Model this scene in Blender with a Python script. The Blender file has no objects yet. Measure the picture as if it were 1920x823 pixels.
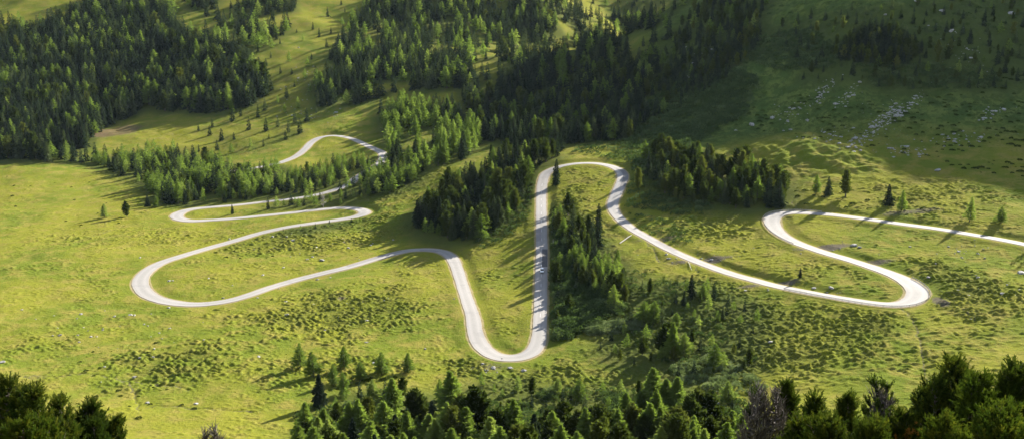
import bpy, math, random
import numpy as np
from mathutils import Vector, Matrix

# ------------------------------------------------------------------ basics
scene = bpy.context.scene
COL = scene.collection
rad = math.radians
RNG = np.random.default_rng(7)
random.seed(7)
CAM_Z = 140.0
PITCH = rad(13.0)
F = 1867.0            # focal length in photo pixels (35 mm lens on 36 mm, 1920 wide)
CX, CY = 960.0, 411.5
SUN_AZ, SUN_EL = rad(46.0), rad(26.0)     # azimuth from +Y towards +X
SUN = np.array([math.sin(SUN_AZ)*math.cos(SUN_EL), math.cos(SUN_AZ)*math.cos(SUN_EL), math.sin(SUN_EL)])

def tag(o, label=None, cat=None, group=None, kind=None):
    if label: o['label'] = label
    if cat: o['category'] = cat
    if group: o['group'] = group
    if kind: o['kind'] = kind
    return o

def link(name, data, parent=None):
    o = bpy.data.objects.new(name, data)
    COL.objects.link(o)
    if parent is not None: o.parent = parent
    return o

def np_mesh(name, V, faces, mats, mat_idx=None, smooth=False, attrs=None):
    """faces: int array (n,k). attrs: {name: per-vertex float array}"""
    V = np.asarray(V, np.float32); faces = np.asarray(faces, np.int32)
    me = bpy.data.meshes.new(name)
    n, k = faces.shape
    me.vertices.add(len(V)); me.vertices.foreach_set('co', V.ravel())
    me.loops.add(n*k); me.loops.foreach_set('vertex_index', faces.ravel())
    me.polygons.add(n)
    me.polygons.foreach_set('loop_start', np.arange(0, n*k, k, dtype=np.int32))
    me.polygons.foreach_set('loop_total', np.full(n, k, np.int32))
    for m in mats: me.materials.append(m)
    if mat_idx is not None: me.polygons.foreach_set('material_index', np.asarray(mat_idx, np.int32))
    me.polygons.foreach_set('use_smooth', np.full(n, bool(smooth)))
    for an, av in (attrs or {}).items():
        a = me.attributes.new(an, 'FLOAT', 'POINT')
        a.data.foreach_set('value', np.asarray(av, np.float32))
    me.update(calc_edges=True); me.validate()
    return me

def sstep(a, b, x):
    t = np.clip((x-a)/(b-a), 0, 1); return t*t*(3-2*t)

# ------------------------------------------------------------------ noise
_perm = np.random.default_rng(3).permutation(512)
_perm = np.concatenate([_perm, _perm, _perm])
_ga = np.random.default_rng(5).uniform(0, 2*np.pi, 512)
_gx, _gy = np.cos(_ga), np.sin(_ga)
def perlin(x, y):
    xi = np.floor(x).astype(np.int64); yi = np.floor(y).astype(np.int64)
    xf = x-xi; yf = y-yi
    u = xf*xf*xf*(xf*(xf*6-15)+10); v = yf*yf*yf*(yf*(yf*6-15)+10)
    def g(ix, iy, dx, dy):
        h = _perm[_perm[ix & 511] + (iy & 511)]
        return _gx[h]*dx + _gy[h]*dy
    a = g(xi, yi, xf, yf); b = g(xi+1, yi, xf-1, yf)
    c = g(xi, yi+1, xf, yf-1); d = g(xi+1, yi+1, xf-1, yf-1)
    return ((a+u*(b-a)) + v*((c+u*(d-c))-(a+u*(b-a))))*1.5
def fbm(x, y, o=4, lac=2.03, g=.5):
    s = 0; a = 1
    for i in range(o):
        s = s + a*perlin(x+i*17.3, y-i*9.1); x = x*lac; y = y*lac; a *= g
    return s

# ------------------------------------------------------------------ terrain base: smooth surface through surveyed spots
def ray(px, py):
    """direction of a photo pixel from the viewpoint, scaled so that its Y is 1"""
    px = np.asarray(px, float); py = np.asarray(py, float)
    x = (px-CX)/F; v = -(py-CY)/F
    fy = math.cos(PITCH) + v*math.sin(PITCH); fz = -math.sin(PITCH) + v*math.cos(PITCH)
    return x/fy, fz/fy
SPOTS = {
 860: [(-100,255),(0,255),(500,252),(960,246),(1400,236),(1920,222),(2050,220)],
 700: [(-150,335),(0,335),(480,335),(900,333),(1400,312),(1920,292),(2100,290)],
 580: [(-150,405),(0,405),(300,408),(600,402),(960,390),(1300,372),(1740,348),(1920,340),(2100,335)],
 500: [(-150,470),(0,470),(300,470),(600,465),(850,452),(1015,436),(1300,415),(1500,402),(1900,386),(2100,380)],
 400: [(-150,590),(0,590),(330,580),(680,560),(900,525),(1015,503),(1160,492),(1450,468),(1700,452),(1900,444),(2100,440)],
 300: [(-150,720),(0,720),(250,725),(530,705),(720,670),(880,625),(1050,575),(1200,570),(1350,550),(1700,522),(1920,508),(2100,500)],
 250: [(1340,605),(1440,590),(1600,560),(1750,552)],
 200: [(-150,850),(0,855),(200,890),(500,840),(700,815),(900,790),(1100,745),(1300,650),(1450,618),(1600,592),(1920,568),(2100,560)],
 100: [(-150,980),(0,980),(300,985),(600,970),(900,955),(1100,930),(1320,730),(1600,642),(1920,620),(2100,612)],
 0:   [(-150,1150),(0,1150),(300,1140),(700,1150),(1000,1200),(1380,790),(1600,700),(1920,675),(2100,668)],
 -60: [(1150,1480),(1250,1520)],
 60:  [(1150,1270)],
}
P = []
for py, row in SPOTS.items():
    for px, Y in row:
        rx, rz = ray(px, py)
        P.append((rx*Y, Y, CAM_Z + rz*Y))
P += [  # slope under the viewpoint
 (0,0,138.2),(0,45,115.5),(-40,45,115),(45,45,116),(0,150,55),(-90,150,52),(90,150,57),(-200,60,95),(200,60,120),(0,-120,190),(-300,-120,170),(300,-120,200),(-300,150,50),(300,150,75),
 # ridge above the right-hand slope and beyond
(505,571,150),(570,633,205),(432,646,163),(497,709,218),(373,708,168),(438,770,223),(317,765,173),(382,828,228),(255,830,182),(320,893,237),(205,910,180),(270,973,235),(202,1029,176),(217,1114,172),(215,1215,125),
 (620,800,250),(480,1000,240),(430,1250,190),(480,450,115),(420,380,80),(460,280,70),(620,600,190),(700,500,170),
 (600,1350,220),(450,1650,110),(260,1900,110),(100,1800,140),(420,2200,250),
 # valley hidden behind the right-hand spur
 (160,1000,58),(185,1150,60),(200,1320,62),
 # far left slope carries on upwards
 (-700,1400,330),(-300,1500,300),(0,1600,260),(-700,900,130),(-600,600,40),(-500,300,0),(-900,1100,250),(-200,2000,470),(-900,2000,600),(900,800,260),(900,300,200),(900,1800,450)]
P = np.array(P); SC = 300.0
def _U(r2): return np.where(r2 > 1e-12, .5*r2*np.log(r2+1e-12), 0)
_px = P[:, :2]/SC
_K = _U(((_px[:,None]-_px[None])**2).sum(-1)); n_ = len(P)
_A = np.zeros((n_+3, n_+3)); _A[:n_,:n_] = _K + 4e-4*np.eye(n_)
_A[:n_,n_] = 1; _A[:n_,n_+1:] = _px; _A[n_,:n_] = 1; _A[n_+1:,:n_] = _px.T
_W = np.linalg.solve(_A, np.concatenate([P[:,2], [0,0,0]]))
def tps(x, y):
    x = np.asarray(x, float).ravel()/SC; y = np.asarray(y, float).ravel()/SC
    out = np.empty_like(x)
    for i in range(0, len(x), 60000):
        a, b = x[i:i+60000], y[i:i+60000]
        r2 = (a[:,None]-_px[:,0])**2 + (b[:,None]-_px[:,1])**2
        out[i:i+60000] = _U(r2)@_W[:n_] + _W[n_] + _W[n_+1]*a + _W[n_+2]*b
    return out
def base_h(x, y):
    x = np.asarray(x, float).ravel(); y = np.asarray(y, float).ravel()
    z = tps(x, y)
    far = sstep(480, 900, y); hill = sstep(70, 200, x)*sstep(520, 640, y)
    z = z + (1.1+1.5*far+3.5*hill)*fbm(x/75, y/75, 3)*sstep(120, 300, y)
    ku = (x-162)*.795-(y-549)*.607; kv = (x-162)*.607+(y-549)*.795
    z = z + np.exp(-(ku/42)**2)*(4.2*np.exp(-(kv/21)**2) - 5*np.exp(-((kv-34)/13)**2))
    z = z + 1.7*np.exp(-(ku/80)**2-((kv+10)/26)**2)*(fbm(x/12+2, y/9, 3)+.4*np.abs(perlin(x/6, y/5)))
    z = z + (0.35+1.3*hill)*fbm(x/18+9, y/18, 3)*sstep(120, 300, y)
    return z
G0x, G0y, GS = -700.0, 10.0, 4.0
_gxx, _gyy = np.meshgrid(np.arange(G0x, 701, GS), np.arange(G0y, 1900, GS))
_GZ = base_h(_gxx, _gyy).reshape(_gxx.shape)
def grid_h(x, y):
    fx = np.clip((x-G0x)/GS, 0, _GZ.shape[1]-1.001); fy = np.clip((y-G0y)/GS, 0, _GZ.shape[0]-1.001)
    i = fx.astype(int); j = fy.astype(int); u = fx-i; v = fy-j
    return (_GZ[j,i]*(1-u)+_GZ[j,i+1]*u)*(1-v) + (_GZ[j+1,i]*(1-u)+_GZ[j+1,i+1]*u)*v
def hit(px, py, ymin=200.0):
    """where the sight line of a photo spot meets the ground -> x, y, z arrays"""
    rx, rz = ray(np.atleast_1d(px), np.atleast_1d(py))
    y = np.full(len(rx), ymin); done = np.zeros(len(rx), bool); lo = y.copy(); hi = np.full(len(rx), 1890.0)
    for s in range(900):
        yn = y*1.003
        below = (CAM_Z + rz*yn) < grid_h(rx*yn, yn)
        new = below & ~done
        lo[new] = y[new]; hi[new] = yn[new]; done |= below
        y = np.where(done, y, yn)
        if done.all() or y.min() > 1850: break
    for _ in range(12):
        m = (lo+hi)/2; b = (CAM_Z + rz*m) < grid_h(rx*m, m)
        hi = np.where(b, m, hi); lo = np.where(b, lo, m)
    y = (lo+hi)/2
    return rx*y, y, grid_h(rx*y, y), done

# ------------------------------------------------------------------ the road: one centre line
ROAD = [(2010,476,5.2),(1960,466,5.2),(1920,457.6,5.2),(1880,449.5,5.2),(1827,440,5.2),(1760,429.5,5.2),(1693,420,5.2),(1640,412.6,5.3),(1587,406,5.5),(1547,401,5.8),
 (1507,398,6.4),(1477,397.5,7),(1457,401,7.6),(1447.5,410,7.6),(1449.5,423,7),(1461.5,437,6.3),(1485,451.5,5.8),(1515,463.5,5.6),(1550,474.5,5.5),(1587,485,5.5),(1627,498,5.8),(1659,509,6.3),
 (1685,519,7),(1708,531.5,7.8),(1720.5,546,8.4),(1715,561,7.6),(1694,570,6.4),(1667,571.5,5.8),(1640,569,5.5),(1607,564,5.3),(1560,556,5.2),(1507,546.5,5.2),(1453,535.5,5.2),(1415,525.6,5.2),(1376,515,5.2),
 (1333,500,5.2),(1291,483.6,5.2),(1251,465.6,5.2),(1215,446,5.2),(1186,430,5.3),(1164,412,5.4),(1151,395,5.5),(1149,380,5.5),(1156,363,5.6),(1164,345,5.7),(1168,330,5.8),(1160,318,5.8),(1141,310,5.6),
 (1116,306,5.4),(1089,305.7,5.3),(1063,308,5.3),(1042,314,5.4),(1025,324,5.5),(1017,344,5.4),(1015,367,5.2),(1015,397,5.2),(1015.5,436,5.2),(1016,470,5.2),(1015,510,5.2),(1014,555,5.2),(1012.6,600,5.2),
 (1011,630,5.5),(1006,649,5.9),(995,662,6.3),(976,670,6.5),(953,672,6.6),(932,669,6.6),(912,658,6.5),(899,643,6.3),(891,622,6),(887,594,5.6),(880.5,575,5.4),(872,550,5.2),(863,522,5.3),(855,498,5.6),(845,480,6),
 (826,470,6.2),(795,467.5,5.8),(763,470,5.4),(731,477,5.2),(700,487,5.2),(650,500.5,5.2),(606,512,5.2),(557,524.5,5.2),(508,538.6,5.2),(479,548,5.2),(441,561,5.3),(406,567.5,5.4),(371,570.5,5.6),(336,569.3,6),
 (302,562.5,6.5),(279,553,7),(266,540,7.2),(263,526,7),(275,508.6,6.4),(302,492.6,5.8),(345,478,5.4),(395,464,5.2),(441,451,5.2),(479,439.5,5.2),(499,434,5.2),(540,425.6,5.2),(576,419.5,5.2),(611,415.4,5.3),
 (645,411,5.6),(671,405.5,6.2),(684.5,398.5,7),(682,393.5,7),(662,390,6.2),(630,389.8,5.6),(581,395,5.2),(533,400,5.2),(471,406.6,5.2),(441,409.5,5.2),(395,413,5.4),(355,414,6),(333.5,409.5,7),(332,402.5,7.4),(346,395,6.4),
 (372,390.6,5.6),(430,385.6,5.2),(479,381,5.2),(504,377.5,5.2),(533,374,5.2),(562,371,5.2),(594,365.5,5.2),(628,356,5.2),(651,347.5,5.2),(667,335,5.2),(682,325,5.2),(698,314.7,5.2),(713,305,5.5),(719.5,294,6.4),
 (715.5,286,6.2),(696,276.5,5.4),(677,268,5.2),(659,260,5.2),(642,255.8,5.4),(624,253.7,5.6),(603,256.8,5.6),(587,265,5.4),(572,279.6,5.2),(556,293,5.2),(537,301,5.2),(518,307.4,5.2),(495,312,5.2),(460,318,5),(420,322,5)]
R_ = np.array(ROAD)
rx_, ry_, rz_, _ = hit(R_[:,0], R_[:,1])
ctrl = np.column_stack([rx_, ry_, rz_, R_[:,2]*1.08])
def catmull(c, step):
    out = []
    for i in range(len(c)-1):
        p0 = c[max(i-1,0)]; p1 = c[i]; p2 = c[i+1]; p3 = c[min(i+2,len(c)-1)]
        L = np.linalg.norm(p2[:2]-p1[:2]); n = max(2, int(L/step))
        # centripetal tangents
        d0 = max(np.linalg.norm(p1[:2]-p0[:2])**.5, 1e-3); d1 = max(L**.5, 1e-3); d2 = max(np.linalg.norm(p3[:2]-p2[:2])**.5, 1e-3)
        m1 = (p1-p0)/d0 - (p2-p0)/(d0+d1) + (p2-p1)/d1; m2 = (p2-p1)/d1 - (p3-p1)/(d1+d2) + (p3-p2)/d2
        m1 = m1*d1; m2 = m2*d1
        t = np.linspace(0,1,n,endpoint=False)[:,None]
        out.append((2*t**3-3*t**2+1)*p1 + (t**3-2*t**2+t)*m1 + (-2*t**3+3*t**2)*p2 + (t**3-t**2)*m2)
    out.append(c[-1:]); return np.concatenate(out)
rc = catmull(ctrl, 1.0)
def resample(c, step):
    s = np.concatenate([[0], np.cumsum(np.linalg.norm(np.diff(c[:,:2],axis=0),axis=1))])
    t = np.arange(0, s[-1], step)
    return np.column_stack([np.interp(t, s, c[:,k]) for k in range(c.shape[1])])
def smooth1(a, w):
    k = np.hanning(w+2)[1:-1]; k /= k.sum()
    return np.convolve(np.pad(a, w//2, mode='edge'), k, mode='valid')[:len(a)]
rc = resample(rc, 1.2)
for k_, w_ in ((0,9),(1,9),(2,31),(3,15)): rc[:,k_] = smooth1(rc[:,k_], w_)
tan = np.gradient(rc[:,:2], axis=0); tan /= np.linalg.norm(tan,axis=1)[:,None]
nor = np.column_stack([-tan[:,1], tan[:,0]])     # left of travel
# raster of distance to road, for carving the ground
C0x, C0y, CS = -420.0, 300.0, 1.0
CW, CH = 900, 560
RD = np.full((CH, CW), 99.0); RZ = np.zeros((CH, CW)); RS = np.zeros((CH, CW))
for i in range(len(rc)):
    x, y, z, w = rc[i]
    i0 = int(x-C0x)-16; j0 = int(y-C0y)-16
    if i0 < 0 or j0 < 0 or i0+33 > CW or j0+33 > CH: continue
    xs = C0x + np.arange(i0, i0+33)*CS; ys = C0y + np.arange(j0, j0+33)*CS
    d = np.hypot(xs[None]-x, ys[:,None]-y) - w/2
    sub = RD[j0:j0+33, i0:i0+33]; m = d < sub
    sub[m] = d[m]; RZ[j0:j0+33, i0:i0+33][m] = z
def road_at(x, y):
    fx = (x-C0x)/CS; fy = (y-C0y)/CS
    ok = (fx >= 0) & (fx < CW-1.01) & (fy >= 0) & (fy < CH-1.01)
    fx = np.clip(fx, 0, CW-1.01); fy = np.clip(fy, 0, CH-1.01)
    i = fx.astype(int); j = fy.astype(int); u = fx-i; v = fy-j
    def bl(A): return (A[j,i]*(1-u)+A[j,i+1]*u)*(1-v) + (A[j+1,i]*(1-u)+A[j+1,i+1]*u)*v
    d = bl(RD); near = d < 90
    zz = RZ[j, i]; z2 = bl(RZ)
    allz = (RZ[j,i] != 0) & (RZ[j,i+1] != 0) & (RZ[j+1,i] != 0) & (RZ[j+1,i+1] != 0)
    return np.where(ok & allz, d, 99.0), np.where(allz, z2, zz)

# ------------------------------------------------------------------ ground patches (heath, wet, rock), given as ground ellipses
def ellipse(px, py, rx, ry):
    x, y, z, _ = hit([px, px+rx, px, px], [py, py, py-ry, py+ry])
    return x[0], (y[2]+y[3])/2, max(abs(x[1]-x[0]), 3), max(abs(y[2]-y[3])/2, 3)
HEATH = [(640,590,190,55,1),(540,452,170,32,.85),(330,690,130,50,.85),(1470,640,330,75,.95),(1800,540,140,60,.9),(1230,600,190,80,1),(1310,420,110,40,.8),(1560,505,120,30,.35),
 (230,445,170,22,.5),(1050,720,180,50,.95),(1740,370,180,40,.6),(930,410,90,60,.8),(1080,470,70,120,1),(1300,560,120,50,.8),(90,640,90,40,.45),(700,430,100,40,.8),(600,700,200,40,.6),(790,350,120,40,.55),(1250,330,120,60,1),(880,690,60,30,.9)]
HEATH = [ellipse(*h[:4])+(h[4],) for h in HEATH]
DIRT = [(222,247,56,15,.50),(925,688,55,13,.42),(1320,487,90,7,.62),(1560,462,85,8,.72),(1640,490,50,5,.6),(1450,532,80,5,.6),(1240,448,60,7,.5),(1710,398,90,6,.5),(1765,566,16,16,.6),(60,705,60,4,.4),(640,560,6,4,.5)]
DIRT = [ellipse(*h[:4])+(h[4],) for h in DIRT]
ROCKY = [(1650,230,90,60,.8),(1545,170,70,35,.7),(1780,70,70,40,.6),(1660,330,60,20,.4),(1850,290,80,50,.5),(1300,150,60,50,.5),(1190,20,60,20,.7),(1780,200,120,50,.5),(560,170,50,60,.35)]
ROCKY = [ellipse(*h[:4])+(h[4],) for h in ROCKY]
def patch(x, y, L):
    m = np.zeros_like(x)
    n = .35*fbm(x/22+4, y/22, 3)
    for cx, cy, a, b, s in L:
        r = np.sqrt(((x-cx)/a)**2 + ((y-cy)/b)**2) + n
        m = np.maximum(m, s*(1-sstep(.35, 1.3, r)))
    return m
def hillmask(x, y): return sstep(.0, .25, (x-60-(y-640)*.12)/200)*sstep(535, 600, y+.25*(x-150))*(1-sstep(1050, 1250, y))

def ground(x, y, detail=True):
    x = np.asarray(x, float).ravel(); y = np.asarray(y, float).ravel()
    zb = base_h(x, y)
    d, zr = road_at(x, y)
    heath = patch(x, y, HEATH); hill = hillmask(x, y)
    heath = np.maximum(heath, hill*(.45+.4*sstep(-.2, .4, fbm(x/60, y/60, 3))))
    rough = np.clip(heath*.85 + .26 + .3*fbm(x/30-7, y/30, 3), .06, 1)
    if detail:
        fade = sstep(0.5, 6, d)*(1-.75*sstep(700, 1100, y))
        wx = .5*perlin(x/9, y/9)
        n1 = perlin(x/1.95+.25*y/1.6+wx, y/1.3-wx); n2 = perlin(x/1.15+30, y/.95); n3 = perlin(x/5.2+7+wx, y/3.4)
        hum = .80*np.maximum(n1+.12, 0)**.85 + .32*np.maximum(n2, 0) + .35*np.maximum(n3, 0)
        clump = sstep(-.35, .3, perlin(x/8+3, y/6) + .6*(rough-.4))
        ter = np.maximum(perlin(x/4.2+.8*fbm(x/20,y/20,2)+3, y/1.5+.5*fbm(x/14+8,y/14,2)), 0)*sstep(0, 70, x)*sstep(470, 350, y)
        zb = zb + fade*rough*hum*clump*1.45 + fade*.08*n1 + .04*n2*fade + 1.0*ter*fade*np.clip(rough+.3, 0, 1)
    w = 1-sstep(.7, 6.5, d)
    z = zb*(1-w) + (zr-.12)*w
    z = z - .28*(1-sstep(-.7, -.1, d))*(d < 1)
    dd, _ = d, 0
    bank = np.clip(np.abs(zb-zr), 0, 3)/3*sstep(.6, 1.6, d)*(1-sstep(3, 8, d))
    return z, d, heath, hill, bank, rough

LINES = [[(-30,704),(20,704),(60,709),(110,706),(160,700)],[(165,700),(215,709),(240,716),(252,738),(258,770)],[(252,716),(300,722),(360,730)],[(240,770),(290,760),(380,765),(480,772)],[(1690,578),(1712,600),(1726,640),(1732,690),(1738,735)],
 [(1752,548),(1775,556),(1800,580),(1830,600)],[(1205,449),(1225,470),(1238,490)],[(1290,485),(1302,497),(1308,512)],[(1515,405),(1500,392),(1485,378)],[(60,470),(110,462),(180,440),(230,425)]]
SEG = []
for l in LINES:
    lx, ly, _, _ = hit([p[0] for p in l], [p[1] for p in l])
    for i in range(len(l)-1): SEG.append((lx[i], ly[i], lx[i+1], ly[i+1]))
def path_dist(x, y):
    wob = 1.1*perlin(x/6, y/6)+.5*perlin(x/2.2, y/2.2); d = np.full(x.shape, 9.0)
    for ax, ay, bx, by in SEG:
        near = (x > min(ax,bx)-4) & (x < max(ax,bx)+4) & (y > min(ay,by)-4) & (y < max(ay,by)+4)
        if not near.any(): continue
        xx, yy = x[near]+wob[near], y[near]+wob[near]
        t = np.clip(((xx-ax)*(bx-ax)+(yy-ay)*(by-ay))/((bx-ax)**2+(by-ay)**2+1e-9), 0, 1)
        d[near] = np.minimum(d[near], np.hypot(xx-ax-t*(bx-ax), yy-ay-t*(by-ay)))
    return d
# ------------------------------------------------------------------ materials
def mat(name): 
    m = bpy.data.materials.new(name); m.use_nodes = True
    nt = m.node_tree; nt.nodes.clear()
    out = nt.nodes.new('ShaderNodeOutputMaterial')
    return m, nt, out
def N(nt, t, **kw):
    n = nt.nodes.new(t)
    for k, v in kw.items(): setattr(n, k, v)
    return n
def mixc(nt, fac, a, b, mode='MIX'):
    n = N(nt, 'ShaderNodeMix', data_type='RGBA', blend_type=mode)
    def put(sock, v):
        if hasattr(v, 'is_linked') or isinstance(v, bpy.types.NodeSocket): nt.links.new(v, sock)
        else: sock.default_value = v if not isinstance(v, tuple) else (*v, 1) if len(v) == 3 else v
    put(n.inputs['Factor'], fac); put(n.inputs['A'], a); put(n.inputs['B'], b)
    return n.outputs['Result']
def noise(nt, vec, scale, detail=4, rough=.55):
    n = N(nt, 'ShaderNodeTexNoise'); n.inputs['Scale'].default_value = scale; n.inputs['Detail'].default_value = detail; n.inputs['Roughness'].default_value = rough
    nt.links.new(vec, n.inputs['Vector']); return n.outputs['Fac']
def ramp(nt, v, a, b):
    n = N(nt, 'ShaderNodeMapRange', interpolation_type='SMOOTHSTEP'); n.inputs['From Min'].default_value = a; n.inputs['From Max'].default_value = b
    nt.links.new(v, n.inputs['Value']); return n.outputs['Result']
def attr(nt, name):
    n = N(nt, 'ShaderNodeAttribute'); n.attribute_name = name; return n.outputs['Fac']
def mth(nt, op, a, b=None):
    n = N(nt, 'ShaderNodeMath', operation=op)
    for s, v in ((n.inputs[0], a), (n.inputs[1], b)):
        if v is None: continue
        if isinstance(v, bpy.types.NodeSocket): nt.links.new(v, s)
        else: s.default_value = v
    return n.outputs[0]

def ground_mat():
    m, nt, out = mat('alpine_turf'); L = nt.links.new
    pos = N(nt, 'ShaderNodeNewGeometry').outputs['Position']
    n_big = noise(nt, pos, .018, 4); n_mid = noise(nt, pos, .12, 5); n_fine = noise(nt, pos, .9, 5, .65); n_vf = noise(nt, pos, 2.6, 3, .7)
    c = mixc(nt, ramp(nt, n_big, .40, .62), (.148,.152,.019), (.092,.120,.014))
    c = mixc(nt, ramp(nt, n_mid, .42, .68), c, (.172,.152,.034))
    c = mixc(nt, mth(nt, 'MULTIPLY', ramp(nt, n_fine, .45, .75), .7), c, (.080,.100,.012))
    c = mixc(nt, mth(nt, 'MULTIPLY', ramp(nt, n_vf, .5, .8), .55), c, (.19,.175,.04))
    hm = attr(nt, 'heath')
    hn = mth(nt, 'MULTIPLY', ramp(nt, mth(nt, 'ADD', mth(nt, 'MULTIPLY', hm, .36), mth(nt, 'ADD', mth(nt, 'MULTIPLY', n_fine, .9), mth(nt, 'MULTIPLY', n_mid, .5))), .86, 1.12), .85)
    hc = mixc(nt, ramp(nt, n_vf, .35, .7), (.058,.074,.012), (.104,.112,.018))
    c = mixc(nt, hn, c, hc)
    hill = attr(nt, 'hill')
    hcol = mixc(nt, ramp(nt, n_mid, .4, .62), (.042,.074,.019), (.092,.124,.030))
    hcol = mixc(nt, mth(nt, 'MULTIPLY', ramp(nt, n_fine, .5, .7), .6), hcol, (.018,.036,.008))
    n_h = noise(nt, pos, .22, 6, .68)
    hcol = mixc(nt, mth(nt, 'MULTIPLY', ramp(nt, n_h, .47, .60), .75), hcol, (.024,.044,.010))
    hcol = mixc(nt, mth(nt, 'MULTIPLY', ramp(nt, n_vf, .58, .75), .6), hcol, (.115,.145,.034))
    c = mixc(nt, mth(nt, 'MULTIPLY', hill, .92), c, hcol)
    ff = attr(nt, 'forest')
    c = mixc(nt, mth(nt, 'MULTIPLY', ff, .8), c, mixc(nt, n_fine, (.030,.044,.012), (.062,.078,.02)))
    rk = mth(nt, 'MULTIPLY', ramp(nt, mth(nt, 'ADD', mth(nt, 'MULTIPLY', attr(nt, 'rock'), .3), n_fine), .86, .93), .9)
    c = mixc(nt, rk, c, mixc(nt, n_vf, (.16,.15,.14), (.36,.35,.33)))
    rd = attr(nt, 'redsoil'); dt = ramp(nt, mth(nt, 'ADD', attr(nt, 'dirt'), mth(nt, 'MULTIPLY', n_fine, .7)), .62, .98)
    c = mixc(nt, dt, c, mixc(nt, rd, mixc(nt, n_vf, (.045,.040,.026), (.14,.12,.09)), mixc(nt, n_vf, (.065,.042,.028), (.165,.11,.075))))
    vg = ramp(nt, mth(nt, 'ADD', attr(nt, 'verge'), mth(nt, 'MULTIPLY', n_fine, .5)), .65, .95)
    c = mixc(nt, mth(nt, 'MULTIPLY', vg, .8), c, mixc(nt, n_vf, (.20,.155,.075), (.33,.27,.17)))
    b = N(nt, 'ShaderNodeBsdfPrincipled'); b.inputs['Roughness'].default_value = 1; b.inputs['Specular IOR Level'].default_value = .015
    L(c, b.inputs['Base Color'])
    bp = N(nt, 'ShaderNodeBump'); bp.inputs['Strength'].default_value = .7; bp.inputs['Distance'].default_value = .5
    L(mth(nt, 'ADD', n_fine, mth(nt, 'MULTIPLY', n_vf, .5)), bp.inputs['Height']); L(bp.outputs[0], b.inputs['Normal'])
    L(b.outputs[0], out.inputs[0]); return m

def road_mat():
    m, nt, out = mat('worn_pale_asphalt'); L = nt.links.new
    pos = N(nt, 'ShaderNodeNewGeometry').outputs['Position']
    nf = noise(nt, pos, .5, 5, .6); nb = noise(nt, pos, .07, 3); nv = noise(nt, pos, 5, 3, .7)
    c = mixc(nt, nb, (.205,.196,.186), (.265,.253,.241))
    c = mixc(nt, mth(nt, 'MULTIPLY', ramp(nt, nf, .45, .75), .45), c, (.22,.205,.195))
    c = mixc(nt, mth(nt, 'MULTIPLY', ramp(nt, attr(nt, 'track'), .2, 1.0), .35), c, (.335,.315,.30))
    c = mixc(nt, mth(nt, 'MULTIPLY', ramp(nt, mth(nt, 'ADD', attr(nt, 'edge'), mth(nt, 'MULTIPLY', nf, .6)), .85, 1.25), .8), c, (.27,.22,.15))
    c = mixc(nt, mth(nt, 'MULTIPLY', attr(nt, 'seam'), mth(nt, 'MULTIPLY', ramp(nt, nf, .45, .65), .28)), c, (.17,.165,.16))
    c = mixc(nt, mth(nt, 'MULTIPLY', attr(nt, 'dull_and_shade'), .75), c, mixc(nt, nf, (.15,.142,.135), (.21,.20,.19)))
    pt = mth(nt, 'MULTIPLY', ramp(nt, noise(nt, pos, .16, 2, .4), .60, .63), .30); c = mixc(nt, pt, c, (.17,.165,.165))
    b = N(nt, 'ShaderNodeBsdfPrincipled'); b.inputs['Roughness'].default_value = .8; b.inputs['Specular IOR Level'].default_value = .25
    L(c, b.inputs['Base Color'])
    bp = N(nt, 'ShaderNodeBump'); bp.inputs['Strength'].default_value = .25; bp.inputs['Distance'].default_value = .05; L(nv, bp.inputs['Height']); L(bp.outputs[0], b.inputs['Normal'])
    L(b.outputs[0], out.inputs[0]); return m

def leaf_mat(name, c1, c2, c3, trans=.35):
    """c1 dark .. c2 usual .. c3 rare pale, picked per tree; needles vary within the crown"""
    m, nt, out = mat(name); L = nt.links.new
    oi = N(nt, 'ShaderNodeObjectInfo').outputs['Random']
    r = mth(nt, 'FRACT', mth(nt, 'ADD', oi, attr(nt, 'rnd')))
    pos = N(nt, 'ShaderNodeNewGeometry').outputs['Position']
    nz = noise(nt, pos, .9, 3, .6)
    c = mixc(nt, ramp(nt, r, 0, .75), c1, c2)
    c = mixc(nt, ramp(nt, r, .72, 1.0), c, c3)
    c = mixc(nt, mth(nt, 'MULTIPLY', ramp(nt, nz, .35, .7), .5), c, mixc(nt, .5, c, c3))
    d = N(nt, 'ShaderNodeBsdfDiffuse'); L(c, d.inputs[0])
    t = N(nt, 'ShaderNodeBsdfTranslucent'); L(mixc(nt, 1.0, c, (1.15,1.25,.6), 'MULTIPLY'), t.inputs[0])
    s = N(nt, 'ShaderNodeMixShader'); s.inputs[0].default_value = trans
    L(d.outputs[0], s.inputs[1]); L(t.outputs[0], s.inputs[2]); L(s.outputs[0], out.inputs[0]); return m

def plain_mat(name, c1, c2, scale=3, rough=.85, spec=.3, bump=.3, metal=0):
    m, nt, out = mat(name); L = nt.links.new
    tc = N(nt, 'ShaderNodeTexCoord').outputs['Object']
    nz = noise(nt, tc, scale, 5, .6)
    b = N(nt, 'ShaderNodeBsdfPrincipled'); b.inputs['Roughness'].default_value = rough; b.inputs['Specular IOR Level'].default_value = spec; b.inputs['Metallic'].default_value = metal
    L(mixc(nt, ramp(nt, nz, .3, .7), c1, c2), b.inputs['Base Color'])
    if bump:
        bp = N(nt, 'ShaderNodeBump'); bp.inputs['Strength'].default_value = bump; bp.inputs['Distance'].default_value = .1; L(nz, bp.inputs['Height']); L(bp.outputs[0], b.inputs['Normal'])
    L(b.outputs[0], out.inputs[0]); return m

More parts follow.
